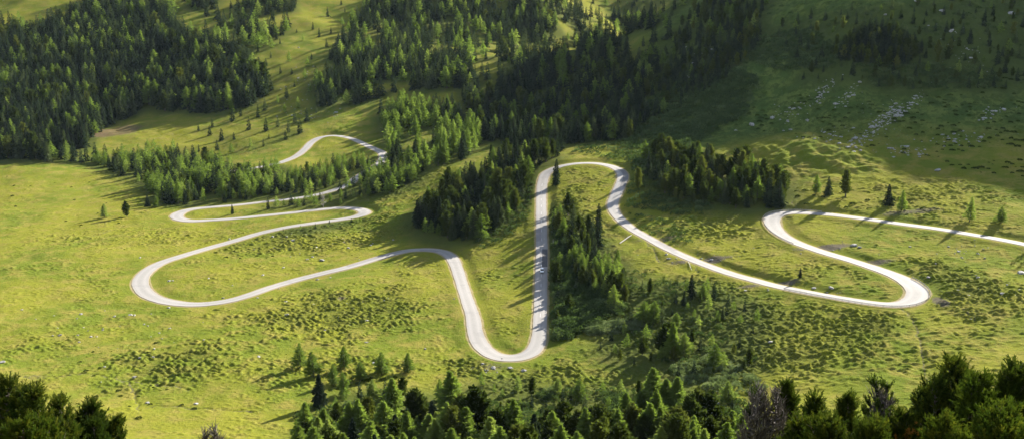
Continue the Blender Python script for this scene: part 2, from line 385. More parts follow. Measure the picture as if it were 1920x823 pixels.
M_GROUND = ground_mat(); M_ROAD = road_mat()
M_SPRUCE = leaf_mat('spruce_needles', (.015,.025,.019), (.027,.042,.026), (.074,.094,.044), .28)
M_LARCH = leaf_mat('larch_needles', (.095,.140,.034), (.140,.195,.050), (.20,.245,.075), .5)
M_LARCH2 = leaf_mat('young_larch_needles', (.125,.175,.042), (.175,.235,.060), (.24,.285,.09), .5)
M_PINE = leaf_mat('stone_pine_needles', (.028,.044,.013), (.055,.074,.020), (.105,.118,.032), .34)
M_NEARPINE = leaf_mat('dwarf_pine_needles', (.022,.040,.010), (.042,.062,.012), (.088,.098,.016), .32)
M_ALDER = leaf_mat('alder_leaves', (.040,.066,.026), (.058,.088,.034), (.10,.135,.062), .3)
M_BARK = plain_mat('grey_bark', (.055,.043,.034), (.13,.11,.095), 4)
M_DEAD = plain_mat('weathered_dead_wood', (.075,.062,.055), (.25,.225,.205), 5)
M_PALEWOOD = plain_mat('bleached_wood', (.33,.30,.27), (.5,.47,.43), 5)
M_ROCK = plain_mat('pale_gneiss', (.14,.135,.13), (.34,.33,.315), 1.6)
M_PATCH = plain_mat('fresh_dark_asphalt', (.055,.055,.058), (.085,.083,.084), 1.2, .85, .25, .15)
M_PAINT = plain_mat('worn_white_road_paint', (.42,.41,.40), (.7,.69,.68), 2.5, .7, .2, 0)
M_RAIL = plain_mat('weathered_rail', (.20,.18,.16), (.36,.34,.32), 3)

# ------------------------------------------------------------------ ground sheet (fan grid, finer where the valley floor is)
ths = np.concatenate([np.arange(-62, -29, 1.0), np.arange(-29, 29.01, .066), np.arange(30, 63, 1.0)])*math.pi/180
rs = np.concatenate([[2, 8], np.arange(14, 230, 2.2), np.arange(230, 560, .52), np.arange(560, 640, .8), np.arange(640, 900, 1.3), np.arange(900, 1350, 2.6), np.arange(1350, 2600, 14)])
TH, RR = np.meshgrid(ths, rs)
GX = (RR*np.sin(TH)).ravel(); GY = (RR*np.cos(TH)).ravel()
FOREST_PATCHES = []   # filled further down, from the tree stands

# ------------------------------------------------------------------ where trees stand
def in_poly(px, py, poly):
    c = np.zeros(len(px), bool); j = len(poly)-1
    for i in range(len(poly)):
        xi, yi = poly[i]; xj, yj = poly[j]
        if yi != yj:
            c ^= ((yi > py) != (yj > py)) & (px < (xj-xi)*(py-yi)/(yj-yi)+xi)
        j = i
    return c
def scatter(poly, gap, rng, squash=.62):
    """dart throwing inside an outline; rows closer together than columns"""
    xs = [p[0] for p in poly]; ys = [p[1] for p in poly]
    n = int((max(xs)-min(xs))*(max(ys)-min(ys))/(gap*gap*squash)*6)+30
    c = np.column_stack([rng.uniform(min(xs), max(xs), n), rng.uniform(min(ys), max(ys), n)])
    c = c[in_poly(c[:,0], c[:,1], poly)]
    cell = {}; keep = []
    for x, y in c:
        g = gap*rng.uniform(.6, 1.5)
        i, j = int(x//gap), int(y//(gap*squash)); ok = True
        for a in (-1,0,1):
            for b in (-1,0,1):
                for q in cell.get((i+a, j+b), ()):
                    if (q[0]-x)**2 + ((q[1]-y)/squash)**2 < g*g*.72: ok = False
        if ok: cell.setdefault((i,j), []).append((x,y)); keep.append((x,y))
    return np.array(keep).reshape(-1,2)
# outline of the ground they stand on, gap, height (m), share of spruce/larch/pine, name
STANDS = [
 ('the dense forest above the long meadow', [(-60,60),(0,55),(70,62),(140,30),(190,-12),(310,-12),(335,60),(400,75),(445,95),(500,160),(505,190),(450,203),(380,215),(330,207),(270,222),(215,228),(165,262),(150,285),(80,300),(0,300),(-60,300)], 8.6, (15,22), (.83,.13,.04)),
 ('the thin wood above the dense forest', [(335,-10),(560,-10),(540,60),(470,110),(410,80)], 12.5, (13,19), (.8,.2,0)),
 ('the grass slope above the far bend', [(300,70),(430,110),(560,60),(640,0),(665,60),(610,200),(560,262),(420,290),(270,285),(400,230)], 31, (5,12), (.6,.4,0)),
 ('the forest band below the skyline pasture', [(650,65),(700,-12),(1040,-12),(1100,30),(1240,40),(1262,70),(1150,125),(1120,185),(1000,205),(870,165),(760,170),(650,200),(595,205),(590,150)], 9.6, (12,19), (.79,.19,.02)),
 ('the shaded wood on the valley floor', [(860,170),(1000,205),(1150,145),(1235,105),(1205,200),(1185,262),(1060,270),(960,275),(900,262)], 9.5, (11,17), (.8,.12,.08)),
 ('the larch wood beside the far road', [(705,212),(760,200),(850,210),(905,250),(890,285),(860,305),(800,315),(735,330),(722,300),(725,250)], 11, (11,18), (.22,.76,.02)),
 ('the young wood inside the far loop', [(470,342),(515,337),(560,330),(608,318),(640,304),(690,300),(700,308),(665,332),(625,348),(590,358),(540,364),(500,368),(480,368)], 9.6, (6.5,10.5), (.38,.6,.02)),
 ('the wood between meadow and upper hairpin', [(170,305),(240,300),(330,292),(420,315),(470,342),(480,370),(470,376),(420,380),(335,386),(305,380),(265,345)], 9.8, (9,14), (.42,.54,.04)),
 ('the row along the upper meadow', [(-40,283),(60,290),(130,292),(200,300),(190,312),(120,302),(0,296),(-40,296)], 13, (9,15), (.6,.4,0)),
 ('the grove below the far road', [(728,318),(780,305),(800,320),(765,345),(740,362),(700,368),(668,368),(705,338)], 10, (7,12), (.45,.55,0)),
 ('the grove left of the straight road', [(765,428),(800,395),(835,365),(880,335),(940,310),(985,300),(988,345),(975,385),(940,420),(905,450),(860,452),(810,440)], 12.5, (10,16), (.62,.12,.26)),
 ('the tall row behind the upper loop', [(985,300),(1060,275),(1048,296),(1012,312),(992,330)], 15, (11,15), (.6,.1,.3)),
 ('the grove inside the upper loop', [(1035,392),(1062,398),(1085,415),(1110,440),(1135,470),(1090,482),(1050,450),(1036,425)], 19, (7,12), (.42,.13,.45)),
 ('the thicket right of the straight road', [(1050,470),(1100,480),(1150,500),(1178,530),(1172,575),(1120,565),(1085,540)], 15, (6,11), (.3,.3,.4)),
 ('the pine wood below the shaded hill', [(1205,300),(1250,290),(1330,300),(1345,335),(1400,318),(1470,350),(1470,388),(1400,392),(1340,386),(1280,385),(1225,350)], 15, (8,14), (.25,.12,.63)),
 ('the steep shaded spur', [(1290,30),(1330,-5),(1440,-10),(1420,90),(1350,160),(1250,215),(1190,240),(1225,140)], 12.5, (6,12), (.7,.05,.25)),
 ('the clump high on the shaded hill', [(1590,80),(1640,50),(1700,70),(1735,95),(1700,125),(1630,125),(1560,110)], 9, (6,11), (.8,0,.2)),
 ('the upper shaded slope', [(1440,60),(1560,20),(1920,-10),(1980,40),(1980,170),(1700,170),(1500,150)], 25, (4,9), (.6,.1,.3)),
 ('the tussock slope below the right road', [(1170,540),(1330,530),(1420,600),(1420,700),(1240,710),(1110,660),(1180,600)], 33, (3,7), (.3,.4,.3)),
 ('the skyline pasture in the sun', [(1060,5),(1180,-20),(1310,-25),(1260,45),(1120,40)], 15, (8,13), (.85,.15,0)),
 ('the bottom thicket below the lower hairpin', [(560,835),(700,815),(860,812),(1000,815),(1150,815),(1330,815),(1420,850),(1420,900),(1000,905),(560,905)], 36, (9,15), (.1,.64,.26)),
 ('the roadside wood by the straight road', [(1034,400),(1060,420),(1075,470),(1085,540),(1064,600),(1044,640),(1038,560),(1036,520),(1032,450)], 30, (6,11), (.35,.25,.4)),
 ('the young trees above the bottom thicket', [(640,742),(760,742),(900,722),(1050,745),(1200,735),(1400,765),(1400,820),(600,820)], 33, (3,7.5), (.2,.6,.2)),
 ('the hedge under the far road', [(716,318),(700,330),(672,346),(640,362),(632,360),(664,342),(694,326),(712,314)], 8.5, (7,11), (.4,.6,0)),
 ('the hedge hiding the far road end', [(440,330),(470,322),(520,315),(523,322),(470,340)], 9, (6,10), (.4,.6,0)),
 ('the sapling row along the meadow road', [(480,442),(560,428),(640,417),(680,412),(684,416),(560,436),(480,450)], 15, (1.5,3.6), (.5,.5,0)),
 ('the shrubby strip beside the upper hairpin', [(490,388),(560,377),(605,372),(650,366),(690,368),(640,382),(560,387),(500,394)], 13, (3.5,7.5), (.3,.7,0)),
]
# trees that stand out one by one: base pixel, height in metres, kind, label
SINGLES = [
 (1043,346,14.5,'spruce','tall dark spruce standing alone between the road and the upper loop meadow'),
 (1122,427,12,'spruce','broad dark spruce at the lower tip of the upper loop meadow'),
 (1197,357,11.5,'pine','rounded dark pine outside the upper loop, next to the dark asphalt patch'),
 (238,407,9.5,'pine','stout dark pine on the open meadow above the middle hairpin'),
 (196,408,8.5,'larch','slim ragged larch next to the stout pine on the open meadow'),
 (277,388,8,'spruce','smaller of the two spruces at the lower tip of the meadow wood'),
 (293,389,7,'larch','pale larch beside the small spruce at the tip of the meadow wood'),
 (90,303,14,'spruce','big dark spruce in front of the row at the upper meadow edge'),
 (436,401,6,'spruce','small dark spruce on the grass inside the upper left hairpin'),
 (1530,364,10,'larch','slim larch on the sunny knoll above the right hairpin'),
 (1553,366,9.5,'spruce','shorter dark conifer of the trio on the sunny knoll'),
 (1585,371,13,'pine','broad dark pine of the trio on the sunny knoll'),
 (1665,386,10.5,'spruce','dark spruce on the bank above the right road'),
 (1690,397,10,'larch','bushy green larch on the bank above the right road'),
 (1818,415,11.5,'larch','loose crowned larch close above the right road'),
 (1877,418,7.5,'larch','small bright larch above the right road near its shaded stretch'),
 (1388,336,15,'pine','tall ragged pine standing above the pine wood by the sunny knoll'),
 (1432,345,13,'pine','tall pine at the knoll end of the pine wood'),
 (1300,316,14,'pine','pale topped pine at the back of the pine wood'),
 (1160,210,14,'spruce','lone dark spruce rising from the shaded slope scrub'),
 (1260,672,13.5,'larch','tall loose larch in the middle of the tussock slope'),
 (1245,664,11,'pine','dark pine close beside the tall loose larch'),
 (1282,668,9,'larch','short larch close beside the tall loose larch'),
 (1296,560,9,'spruce','slim dark spruce on the slope below the long right road'),
 (1282,575,6.5,'spruce','small spruce below the slim dark one on the tussock slope'),
 (1318,560,6,'larch','small round larch beside the slim dark spruce'),
 (1150,582,11,'larch','pale larch at the lower end of the roadside thicket'),
 (1168,552,11,'spruce','dark columnar spruce at the right rim of the roadside thicket'),
 (1205,606,9,'larch','bright larch on the slope beyond the roadside thicket'),
 (1225,608,9.5,'larch','broad bright larch, second on the slope beyond the thicket'),
 (1268,613,5.5,'larch','low green larch above the tall loose larch'),
 (1355,600,5,'spruce','little dark spruce alone on the right tussock slope'),
 (1340,690,9,'larch','leafy larch standing over the grey willow bushes'),
 (1500,520,4,'spruce','tiny spruce on the bank between the two right roads'),
 (563,693,9.5,'larch','wide pale larch at the outer end of the larch group'),
 (588,708,9,'larch','pale larch casting its shadow on the lower meadow'),
 (600,762,11.5,'spruce','narrow dark spruce standing alone below the larch group'),
 (646,692,8.5,'larch','round larch at the top of the larch group'),
 (626,722,8,'larch','loose larch in the middle of the larch group'),
 (676,712,6.5,'larch','small larch between the bigger ones of the group'),
 (716,702,8.5,'larch','broad bright larch at the inner end of the larch group'),
 (765,698,7.5,'larch','light larch last in line toward the lower hairpin'),
 (645,742,8.5,'larch','pale larch below the middle of the larch group'),
 (700,752,8,'larch','short larch at the lower rim of the larch group'),
 (735,790,14,'larch','tall grey-green larch above the bottom thicket'),
 (845,806,18.5,'larch','very tall pale larch with a slim tip below the lower hairpin'),
 (780,808,13,'pine','dark pine next to the very tall pale larch'),
 (815,820,12,'spruce','slim spruce just before the very tall pale larch'),
 (690,818,12,'pine','dark pine under the narrow lone spruce and the larches'),
 (655,828,12.5,'larch','grey-green larch at the bottom under the lone narrow spruce'),
 (575,838,8,'pine','dark low pine at the outer end of the bottom thicket'),
 (620,846,9,'pine','second dark low pine of the bottom thicket'),
 (720,846,15,'larch','bushy larch at the frame bottom below the larch group'),
 (765,852,14,'spruce','dark spruce at the frame bottom below the tall larches'),
 (895,838,17,'pine','big dark round pine below the lower hairpin'),
 (868,850,13,'spruce','pointed spruce half hidden by the big dark pine'),
 (930,846,12,'pine','dark pine on the right flank of the big round pine'),
 (962,842,15.5,'larch','pale feathery larch below the lower hairpin end'),
 (1000,850,12,'spruce','dark spruce beside the pale feathery larch'),
 (1030,838,11,'pine','broad dark pine under the tussock bank'),
 (1055,836,12.5,'pine','tall dark pine with two leaders under the tussock bank'),
 (1085,752,7.5,'larch','rounded bright larch on the tussock bank above the dark pines'),
 (1045,742,6,'larch','small green larch on the tussock bank'),
 (1105,842,13,'spruce','dark spruce at the frame bottom under the rounded larch'),
 (1148,846,12.5,'larch','bright larch at the frame bottom beside the dark spruce'),
 (1185,838,12,'pine','dark pine at the frame bottom among bright larches'),
 (1225,768,14,'larch','tall slender larch of the bright trio on the lower bank'),
 (1248,772,11,'larch','middle larch of the bright trio on the lower bank'),
 (1268,775,11.5,'larch','third larch of the bright trio on the lower bank'),
 (1218,842,13.5,'larch','bright larch below the trio at the frame bottom'),
 (1262,848,12,'pine','dark pine below the bright trio at the frame bottom'),
 (1298,852,11,'larch','yellow-green larch at the frame bottom by the dead pine'),
 (1340,838,7,'pine','low dark pine among rocks near the dead pine'),
 (1365,758,7.5,'larch','small larch over the willow bushes near the dead pine'),
 (805,850,12,'larch','pale larch at the frame bottom between dark pines'),
 (1330,800,7,'larch','yellowish larch uphill of the dead pine'),
]
trees = []    # dict(x,y,z,h,kind,label,group,d)
SLOT = {}
rngs = np.random.default_rng(11)
for name, poly, gap, hr, mix in STANDS:
    pts = scatter(poly, gap, rngs)
    if not len(pts): continue
    x, y, z, ok = hit(pts[:,0], pts[:,1])
    d, _ = road_at(x, y)
    for i in range(len(pts)):
        if not ok[i] or d[i] < 2.2: continue
        # leave gaps where the wood thins out
        thin = {'the forest band': -.16, 'the dense forest': -.38, 'the thin wood': -.08, 'the shaded wood': -.6, 'the steep shaded': -.5, 'the skyline pa': -.1, 'the larch wood': -.25, 'the bottom': -2, 'the young trees': -2, 'the hedge': -2, 'the pine wood': -2}
        th = next((v for k, v in thin.items() if name.startswith(k)), -.42)
        g = perlin(np.array([x[i]/42+5]), np.array([y[i]/55]))[0] + .35*perlin(np.array([x[i]/17+5]), np.array([y[i]/22]))[0]
        if g < th and gap < 30 and rngs.random() > .12: continue
        u = rngs.random(); kind = 'spruce' if u < mix[0] else 'larch' if u < mix[0]+mix[1] else 'pine'
        h = rngs.uniform(*hr)*(.72 if name.startswith('the roadside wood') and pts[i,1] > 545 else 1)*(1 if rngs.random() > .22 else rngs.uniform(.45, .75))
        trees.append(dict(x=x[i], y=y[i], h=h, kind=kind, stand=name, label=None, px=pts[i,0], py=pts[i,1]))
xs_, ys_, zs_, ok_ = hit([s[0] for s in SINGLES], [s[1] for s in SINGLES])
for i, s in enumerate(SINGLES):
    trees.append(dict(x=xs_[i], y=ys_[i], h=s[2], kind=s[3], stand=None, label=s[4], px=s[0], py=s[1]))
# trees beyond the right side of the view that throw shade onto the right roads
for (x, y, h) in [(222,403,12),(232,408,14),(226,412,13),(246,424,14),(238,402,14),(247,410,13),(256,418,14)]:
    trees.append(dict(x=x, y=y, h=h, kind='spruce', stand='the wood beyond the right road', label=None, px=2000, py=400))
TX = np.array([t['x'] for t in trees]); TY = np.array([t['y'] for t in trees])
TZ, _d = ground(TX, TY, True)[:2]
for t, z in zip(trees, TZ): t['z'] = z
print('trees', len(trees))

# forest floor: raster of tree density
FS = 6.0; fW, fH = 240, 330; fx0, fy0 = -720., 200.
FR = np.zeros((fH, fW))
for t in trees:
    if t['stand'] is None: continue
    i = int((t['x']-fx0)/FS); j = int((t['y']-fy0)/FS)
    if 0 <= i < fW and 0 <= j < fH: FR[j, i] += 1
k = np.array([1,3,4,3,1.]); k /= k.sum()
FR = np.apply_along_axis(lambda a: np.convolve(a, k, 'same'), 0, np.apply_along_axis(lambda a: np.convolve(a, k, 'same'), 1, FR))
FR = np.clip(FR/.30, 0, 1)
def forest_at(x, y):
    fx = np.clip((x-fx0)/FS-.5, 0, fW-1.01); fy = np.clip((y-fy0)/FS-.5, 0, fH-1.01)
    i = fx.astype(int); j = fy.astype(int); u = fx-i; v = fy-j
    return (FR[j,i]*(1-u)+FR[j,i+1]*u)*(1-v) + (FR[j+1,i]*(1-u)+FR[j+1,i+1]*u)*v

# ------------------------------------------------------------------ build ground
GZ, Gd, Gheath, Ghill, Gbank, Grough = ground(GX, GY)
nr, nt_ = RR.shape
idx = np.arange(nr*nt_).reshape(nr, nt_)
quads = np.column_stack([idx[:-1,:-1].ravel(), idx[:-1,1:].ravel(), idx[1:,1:].ravel(), idx[1:,:-1].ravel()])
Gdirt = np.maximum(patch(GX, GY, DIRT), Gbank*.62*(.5+.5*sstep(-.3,.3,perlin(GX/14, GY/14))))
Gdirt = np.where(Gd < 1.0, Gdirt*.3, Gdirt)
Gpd = path_dist(GX, GY); GZ = GZ - .25*(1-sstep(.2, 1.1, Gpd))*sstep(.5, 2, Gd)
Gdirt = np.maximum(Gdirt, .46*(1-sstep(.2, .85, Gpd)))
Gverge = (1-sstep(.35, 1.9, Gd))*(.72+.25*perlin(GX/9, GY/9))
gm = np_mesh('terrain', np.column_stack([GX, GY, GZ]), quads, [M_GROUND], smooth=True,
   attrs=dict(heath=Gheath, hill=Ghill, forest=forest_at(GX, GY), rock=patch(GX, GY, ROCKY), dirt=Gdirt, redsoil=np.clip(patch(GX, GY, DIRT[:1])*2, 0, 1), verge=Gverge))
tag(link('terrain', gm), kind='structure')

# ------------------------------------------------------------------ build road as a slab with a crowned top
prof = np.array([-.5,-.49,-.36,-.25,-.13,0,.13,.25,.36,.49,.5])
zoff = np.array([-.55,0,.02,.03,.04,.05,.04,.03,.02,0,-.55])
V = []
for i in range(len(rc)):
    x, y, z, w = rc[i]
    for p, q in zip(prof, zoff):
        ww = w*(1+.02*math.sin(i*.37)+.015*math.sin(i*1.13+p))
        V.append((x+nor[i,0]*p*ww, y+nor[i,1]*p*ww, z+q+.02))
m_ = len(prof); ii = np.arange(len(rc)*m_).reshape(len(rc), m_)
q_ = np.column_stack([ii[:-1,:-1].ravel(), ii[1:,:-1].ravel(), ii[1:,1:].ravel(), ii[:-1,1:].ravel()])
track = np.tile(np.array([0,0,.5,1,.4,0,.4,1,.5,0,0]), len(rc)); edge = np.tile(np.array([1,1,.25,0,0,0,0,0,.25,1,1]), len(rc))
seam = np.tile(np.array([0,0,0,0,0,1,0,0,0,0,0]), len(rc)).astype(float)
def road_index(px, py):
    x, y, z, _ = hit([px], [py]); return int(np.argmin((rc[:,0]-x[0])**2 + (rc[:,1]-y[0])**2))
DULL_AND_SHADE = np.full(len(rc), .06); DULL_AND_SHADE[:road_index(1500,398)] = .72; DULL_AND_SHADE[road_index(1160,318):road_index(1008,645)] = .30  # first stretch is older asphalt; on the straight, shade is painted into the colour
DULL_AND_SHADE = smooth1(DULL_AND_SHADE, 25)
rm = np_mesh('road', V, q_[:, ::-1], [M_ROAD], smooth=False, attrs=dict(track=track, edge=edge, seam=seam, dull_and_shade=np.repeat(DULL_AND_SHADE, m_)))
tag(link('road', rm), kind='structure')
def road_index(px, py):
    x, y, z, _ = hit([px], [py]); return int(np.argmin((rc[:,0]-x[0])**2 + (rc[:,1]-y[0])**2))
def road_strip(name, i0, i1, a, b, lift, m):
    """sheet on the road between two stations and two offsets (fractions of the width, + = left of travel)"""
    V = []; n = max(2, i1-i0+1)
    for i in range(i0, i1+1):
        x, y, z, w = rc[i]
        for p in (a, (a+b)/2, b):
            V.append((x+nor[i,0]*p*w, y+nor[i,1]*p*w, z+.02+np.interp(p, prof, zoff)+lift))
    ii = np.arange(n*3).reshape(n, 3)
    q = np.column_stack([ii[:-1,:-1].ravel(), ii[1:,:-1].ravel(), ii[1:,1:].ravel(), ii[:-1,1:].ravel()])
    return np_mesh(name, V, q[:, ::-1], [m])
i0, i1 = road_index(1016,468), road_index(1016,500)
tag(link('asphalt_patch', road_strip('asphalt_patch', i0, i1, .02, .47, .012, M_PATCH)), kind='structure')
i0, i1 = road_index(1166,350), road_index(1163,319)
tag(link('asphalt_patch', road_strip('asphalt_patch', i0, i1, -.02, -.48, .012, plain_mat('older_dark_asphalt', (.10,.098,.098), (.15,.147,.145), 1.2, .85, .25, .15))), kind='structure')
M_PATCH2 = plain_mat('mauve_grey_asphalt', (.17,.16,.158), (.215,.20,.198), 1.2, .85, .25, .15)
for (a_, b_, u_, v_) in (((757,472),(652,500),-.47,.0),((790,468),(826,470),.02,.45),((1016,430),(1016,452),-.47,-.05),((1226,452),(1262,470),-.46,-.04)):
    i0, i1 = sorted((road_index(*a_), road_index(*b_)))
    tag(link('asphalt_patch', road_strip('asphalt_patch', i0, i1, u_, v_, .012, M_PATCH2)), kind='structure')
i0, i1 = road_index(1015,345), road_index(1011,632)
M = []
for s in range(i0, i1-3, 9):
    M.append(s)
Vd = []; Fd = []
for s in M:
    for t0 in range(s, s+3):
        b = len(Vd)
        for i in (t0, t0+1):
            x, y, z, w = rc[i]
            for p in (-.011, .011): Vd.append((x+nor[i,0]*p*w, y+nor[i,1]*p*w, z+.02+.05+.008))
        Fd.append((b, b+1, b+3, b+2))
tag(link('road_markings', np_mesh('road_markings', Vd, np.array(Fd), [M_PAINT])), kind='structure')

# ------------------------------------------------------------------ crowns, trunks, bushes, rocks
def blades(P0, D, Ln, W, rng, bend=.25):
    """one leaf-like quad per row: root P0, direction D, length, width"""
    n = len(P0)
    D = D/np.linalg.norm(D, axis=1)[:,None]
    r = rng.normal(size=(n,3)); s = np.cross(D, r); s /= np.linalg.norm(s, axis=1)[:,None]
    up = np.cross(s, D)
    mid = P0 + D*(Ln*.5)[:,None] + up*(Ln*bend*.3)[:,None]; tip = P0 + D*Ln[:,None]
    V = np.stack([P0, mid+s*W[:,None]/2, tip, mid-s*W[:,None]/2], 1).reshape(-1,3)
    return V
def quadidx(nv): return np.arange(nv).reshape(-1,4)
def crown(kind, seed, nb, nt, fat=1.0):
    """crown of unit height; nb branches with nt sprays each"""
    r = np.random.default_rng(seed)
    h0 = {'spruce': .05, 'larch': .10, 'pine': .09}[kind]
    u = (np.arange(nb)+r.random(nb))/nb
    h = h0 + (1-h0)*u**(1.0 if kind != 'pine' else .9)*.985
    az = np.arange(nb)*2.39996 + r.normal(0, .35, nb)
    lob = 1 + .22*np.sin(az*2+r.uniform(0,6)+h*7) + .13*np.sin(az*5+h*23+r.uniform(0,6))
    k = (h-h0)/(1-h0)
    if kind == 'spruce':
        R = (.172*(1-k)**.88+.012)*np.clip(k*9+.55, 0, 1); el = -.42+.85*k; dr = .22
    elif kind == 'larch':
        R = (.225*(1-k)**.75*(.66+.75*k*(1-k)*2)+.012); el = -.12+.8*k; dr = .10
    else:
        R = .20*np.sqrt(np.clip(np.sin(np.pi*np.clip(.12+k*.86, 0, 1)), 0, 1))*(1-.35*k)+.015; el = .12+.75*k; dr = -.12
    R = R*lob*np.where(r.random(nb) < .16, r.uniform(.45,.75,nb), r.uniform(.8, 1.18, nb))
    # a few leaders poke out
    dirx = np.stack([np.cos(az)*np.cos(el), np.sin(az)*np.cos(el), np.sin(el)], 1)
    t = (np.arange(nt)+.3)/nt
    T = np.clip(t[None]+r.normal(0,.06,(nb,nt)), .08, 1.02)
    pos = np.zeros((nb,nt,3)); pos[:,:,2] = h[:,None]
    pos += dirx[:,None]*(T*R[:,None])[:,:,None]
    pos[:,:,2] -= dr*R[:,None]*T**2*1.6
    side = np.stack([-np.sin(az), np.cos(az), 0*az], 1)
    sg = r.choice([-1,1], (nb,nt)) * r.uniform(.2, 1.1, (nb,nt))
    dd = dirx[:,None]*r.uniform(.5,1.1,(nb,nt))[:,:,None] + side[:,None]*sg[:,:,None]
    dd[:,:,2] += {'spruce': -.35, 'larch': .1, 'pine': .75}[kind] + r.normal(0,.25,(nb,nt))
    ln = (R[:,None]*.42*(1.15-.55*T)+.016)*r.uniform(.7,1.3,(nb,nt))*fat
    wd = fat*ln*{'spruce': .46, 'larch': .36, 'pine': .52}[kind]
    if kind == 'larch': drop = r.random((nb,nt)) > .12
    else: drop = r.random((nb,nt)) > .04
    m = drop.ravel()
    p, d_, l_, w_ = pos.reshape(-1,3)[m], dd.reshape(-1,3)[m], ln.ravel()[m], wd.ravel()[m]
    # leader
    p = np.concatenate([p, np.tile([[0,0,.93]], (5,1))]); d_ = np.concatenate([d_, np.column_stack([r.normal(0,.16,5), r.normal(0,.16,5), np.ones(5)])])
    l_ = np.concatenate([l_, r.uniform(.05,.085,5)]); w_ = np.concatenate([w_, np.full(5,.016)])
    return blades(p, d_, l_, w_, r)
def tube(pts, radii, n=6):
    pts = np.asarray(pts, float); V = []; Fq = []
    for i, (p, rr) in enumerate(zip(pts, radii)):
        t = pts[min(i+1,len(pts)-1)]-pts[max(i-1,0)]; t = t/np.linalg.norm(t)
        a = np.cross(t, [0.31,.9,.2] if abs(t[1]) < .9 else [1,0,0]); a /= np.linalg.norm(a); b = np.cross(t, a)
        for k in range(n):
            q = 2*math.pi*k/n; V.append(p + rr*(math.cos(q)*a + math.sin(q)*b))
    for i in range(len(pts)-1):
        for k in range(n): Fq.append((i*n+k, i*n+(k+1)%n, (i+1)*n+(k+1)%n, (i+1)*n+k))
    return np.array(V), np.array(Fq)
def join(parts):
    V = []; Fq = []; o = 0
    for v, f in parts: V.append(v); Fq.append(f+o); o += len(v)
    return np.concatenate(V), np.concatenate(Fq)
def trunk_mesh(kind, seed):
    r = np.random.default_rng(seed)
    rb = {'spruce': .019, 'larch': .018, 'pine': .024}[kind]
    pts = [(r.normal(0,.003)*i, r.normal(0,.003)*i, z) for i, z in enumerate([-.05,0,.04,.2,.45,.7,.92])]
    parts = [tube(pts, [rb*1.5,rb*1.3,rb,rb*.85,rb*.6,rb*.34,rb*.1], 7)]
    for i in range(14):
        z = r.uniform(.08,.75); a = r.uniform(0,6.28); L = .13*(1-z)+.02
        parts.append(tube([(0,0,z),(math.cos(a)*L*.6,math.sin(a)*L*.6,z+.0),(math.cos(a)*L,math.sin(a)*L,z+.02)], [rb*.25,rb*.16,rb*.05], 3))
    return join(parts)
MATS = {'spruce': M_SPRUCE, 'larch': M_LARCH, 'pine': M_PINE}
NVAR = 5
MID = {}; NEAR = {}; TRUNK = {}; FARV = {}
for k_, kind in enumerate(('spruce','larch','pine')):
    for v in range(NVAR):
        V = crown(kind, 100*k_+v, 150, 13); MID[kind,v] = np_mesh('crown', V, quadidx(len(V)), [MATS[kind]], attrs=dict(rnd=np.zeros(len(V))))
        V = crown(kind, 100*k_+v+50, 230, 30); NEAR[kind,v] = np_mesh('crown', V, quadidx(len(V)), [M_LARCH2 if kind == 'larch' else MATS[kind]], attrs=dict(rnd=np.zeros(len(V))))
        FARV[kind,v] = crown(kind, 100*k_+v+20, 72, 7, 1.25)
        V, Fq = trunk_mesh(kind, 100*k_+v); TRUNK[kind,v] = np_mesh('trunk', V, Fq, [M_BARK], smooth=True)

for t in trees:
    t['d'] = math.sqrt(t['x']**2 + t['y']**2 + (t['z']-CAM_Z)**2); t['size'] = t['h']/t['d']
by = {}
for t in trees: by.setdefault(t['kind'], []).append(t)
solo, mass = [], []
for kind, L in by.items():
    L.sort(key=lambda t: (t['label'] is None, t['stand'] == 'the wood beyond the right road', -t['size']))
    lim = 290
    solo += L[:lim]; mass += L[lim:]

# ---- labels for trees of a stand: what kind, how big among its neighbours, where in the stand
SP = {'spruce': ('dark spruce','spruce'), 'larch': ('pale green larch','larch'), 'pine': ('rounded stone pine','pine')}
st = {}
for t in solo:
    if t['stand']: st.setdefault((t['stand'], t['kind']), []).append(t)
for (stand, kind), L in st.items():
    L.sort(key=lambda t: t['py']); n = len(L)
    hs = sorted(t['h'] for t in L)
    used = {}
    for i, t in enumerate(L):
        f = i/max(1, n-1)
        row = 'bottom edge' if f > .84 else 'lower part' if f > .62 else 'heart' if f > .38 else 'upper part' if f > .16 else 'top edge'
        rank = hs.index(t['h'])/max(1, n-1)
        size = 'towering' if rank > .85 else 'tall' if rank > .62 else 'medium' if rank > .38 else 'short' if rank > .15 else 'stunted'
        t['row'], t['sz'] = row, size
    cells = {}
    for t in L: cells.setdefault((t['row'], t['sz']), []).append(t)
    for (row, size), C in cells.items():
        C.sort(key=lambda t: t['px']); m = len(C)
        for i, t in enumerate(C):
            nm = SP[kind][0]
            if m == 1: tail = ''
            elif m == 2: tail = ('innermost ' if i else 'outermost ')
            else: tail = ('outermost ' if i == 0 else 'innermost ' if i == m-1 else 'inner ')
            lab = f"{tail}{size} {nm} in the {row} of {stand}"
            w_ = lab.split()
            if len(w_) > 16: lab = lab.replace(' green larch', ' larch').replace('round topped ', '')
            t['label'] = ' '.join(lab.split()[:16])
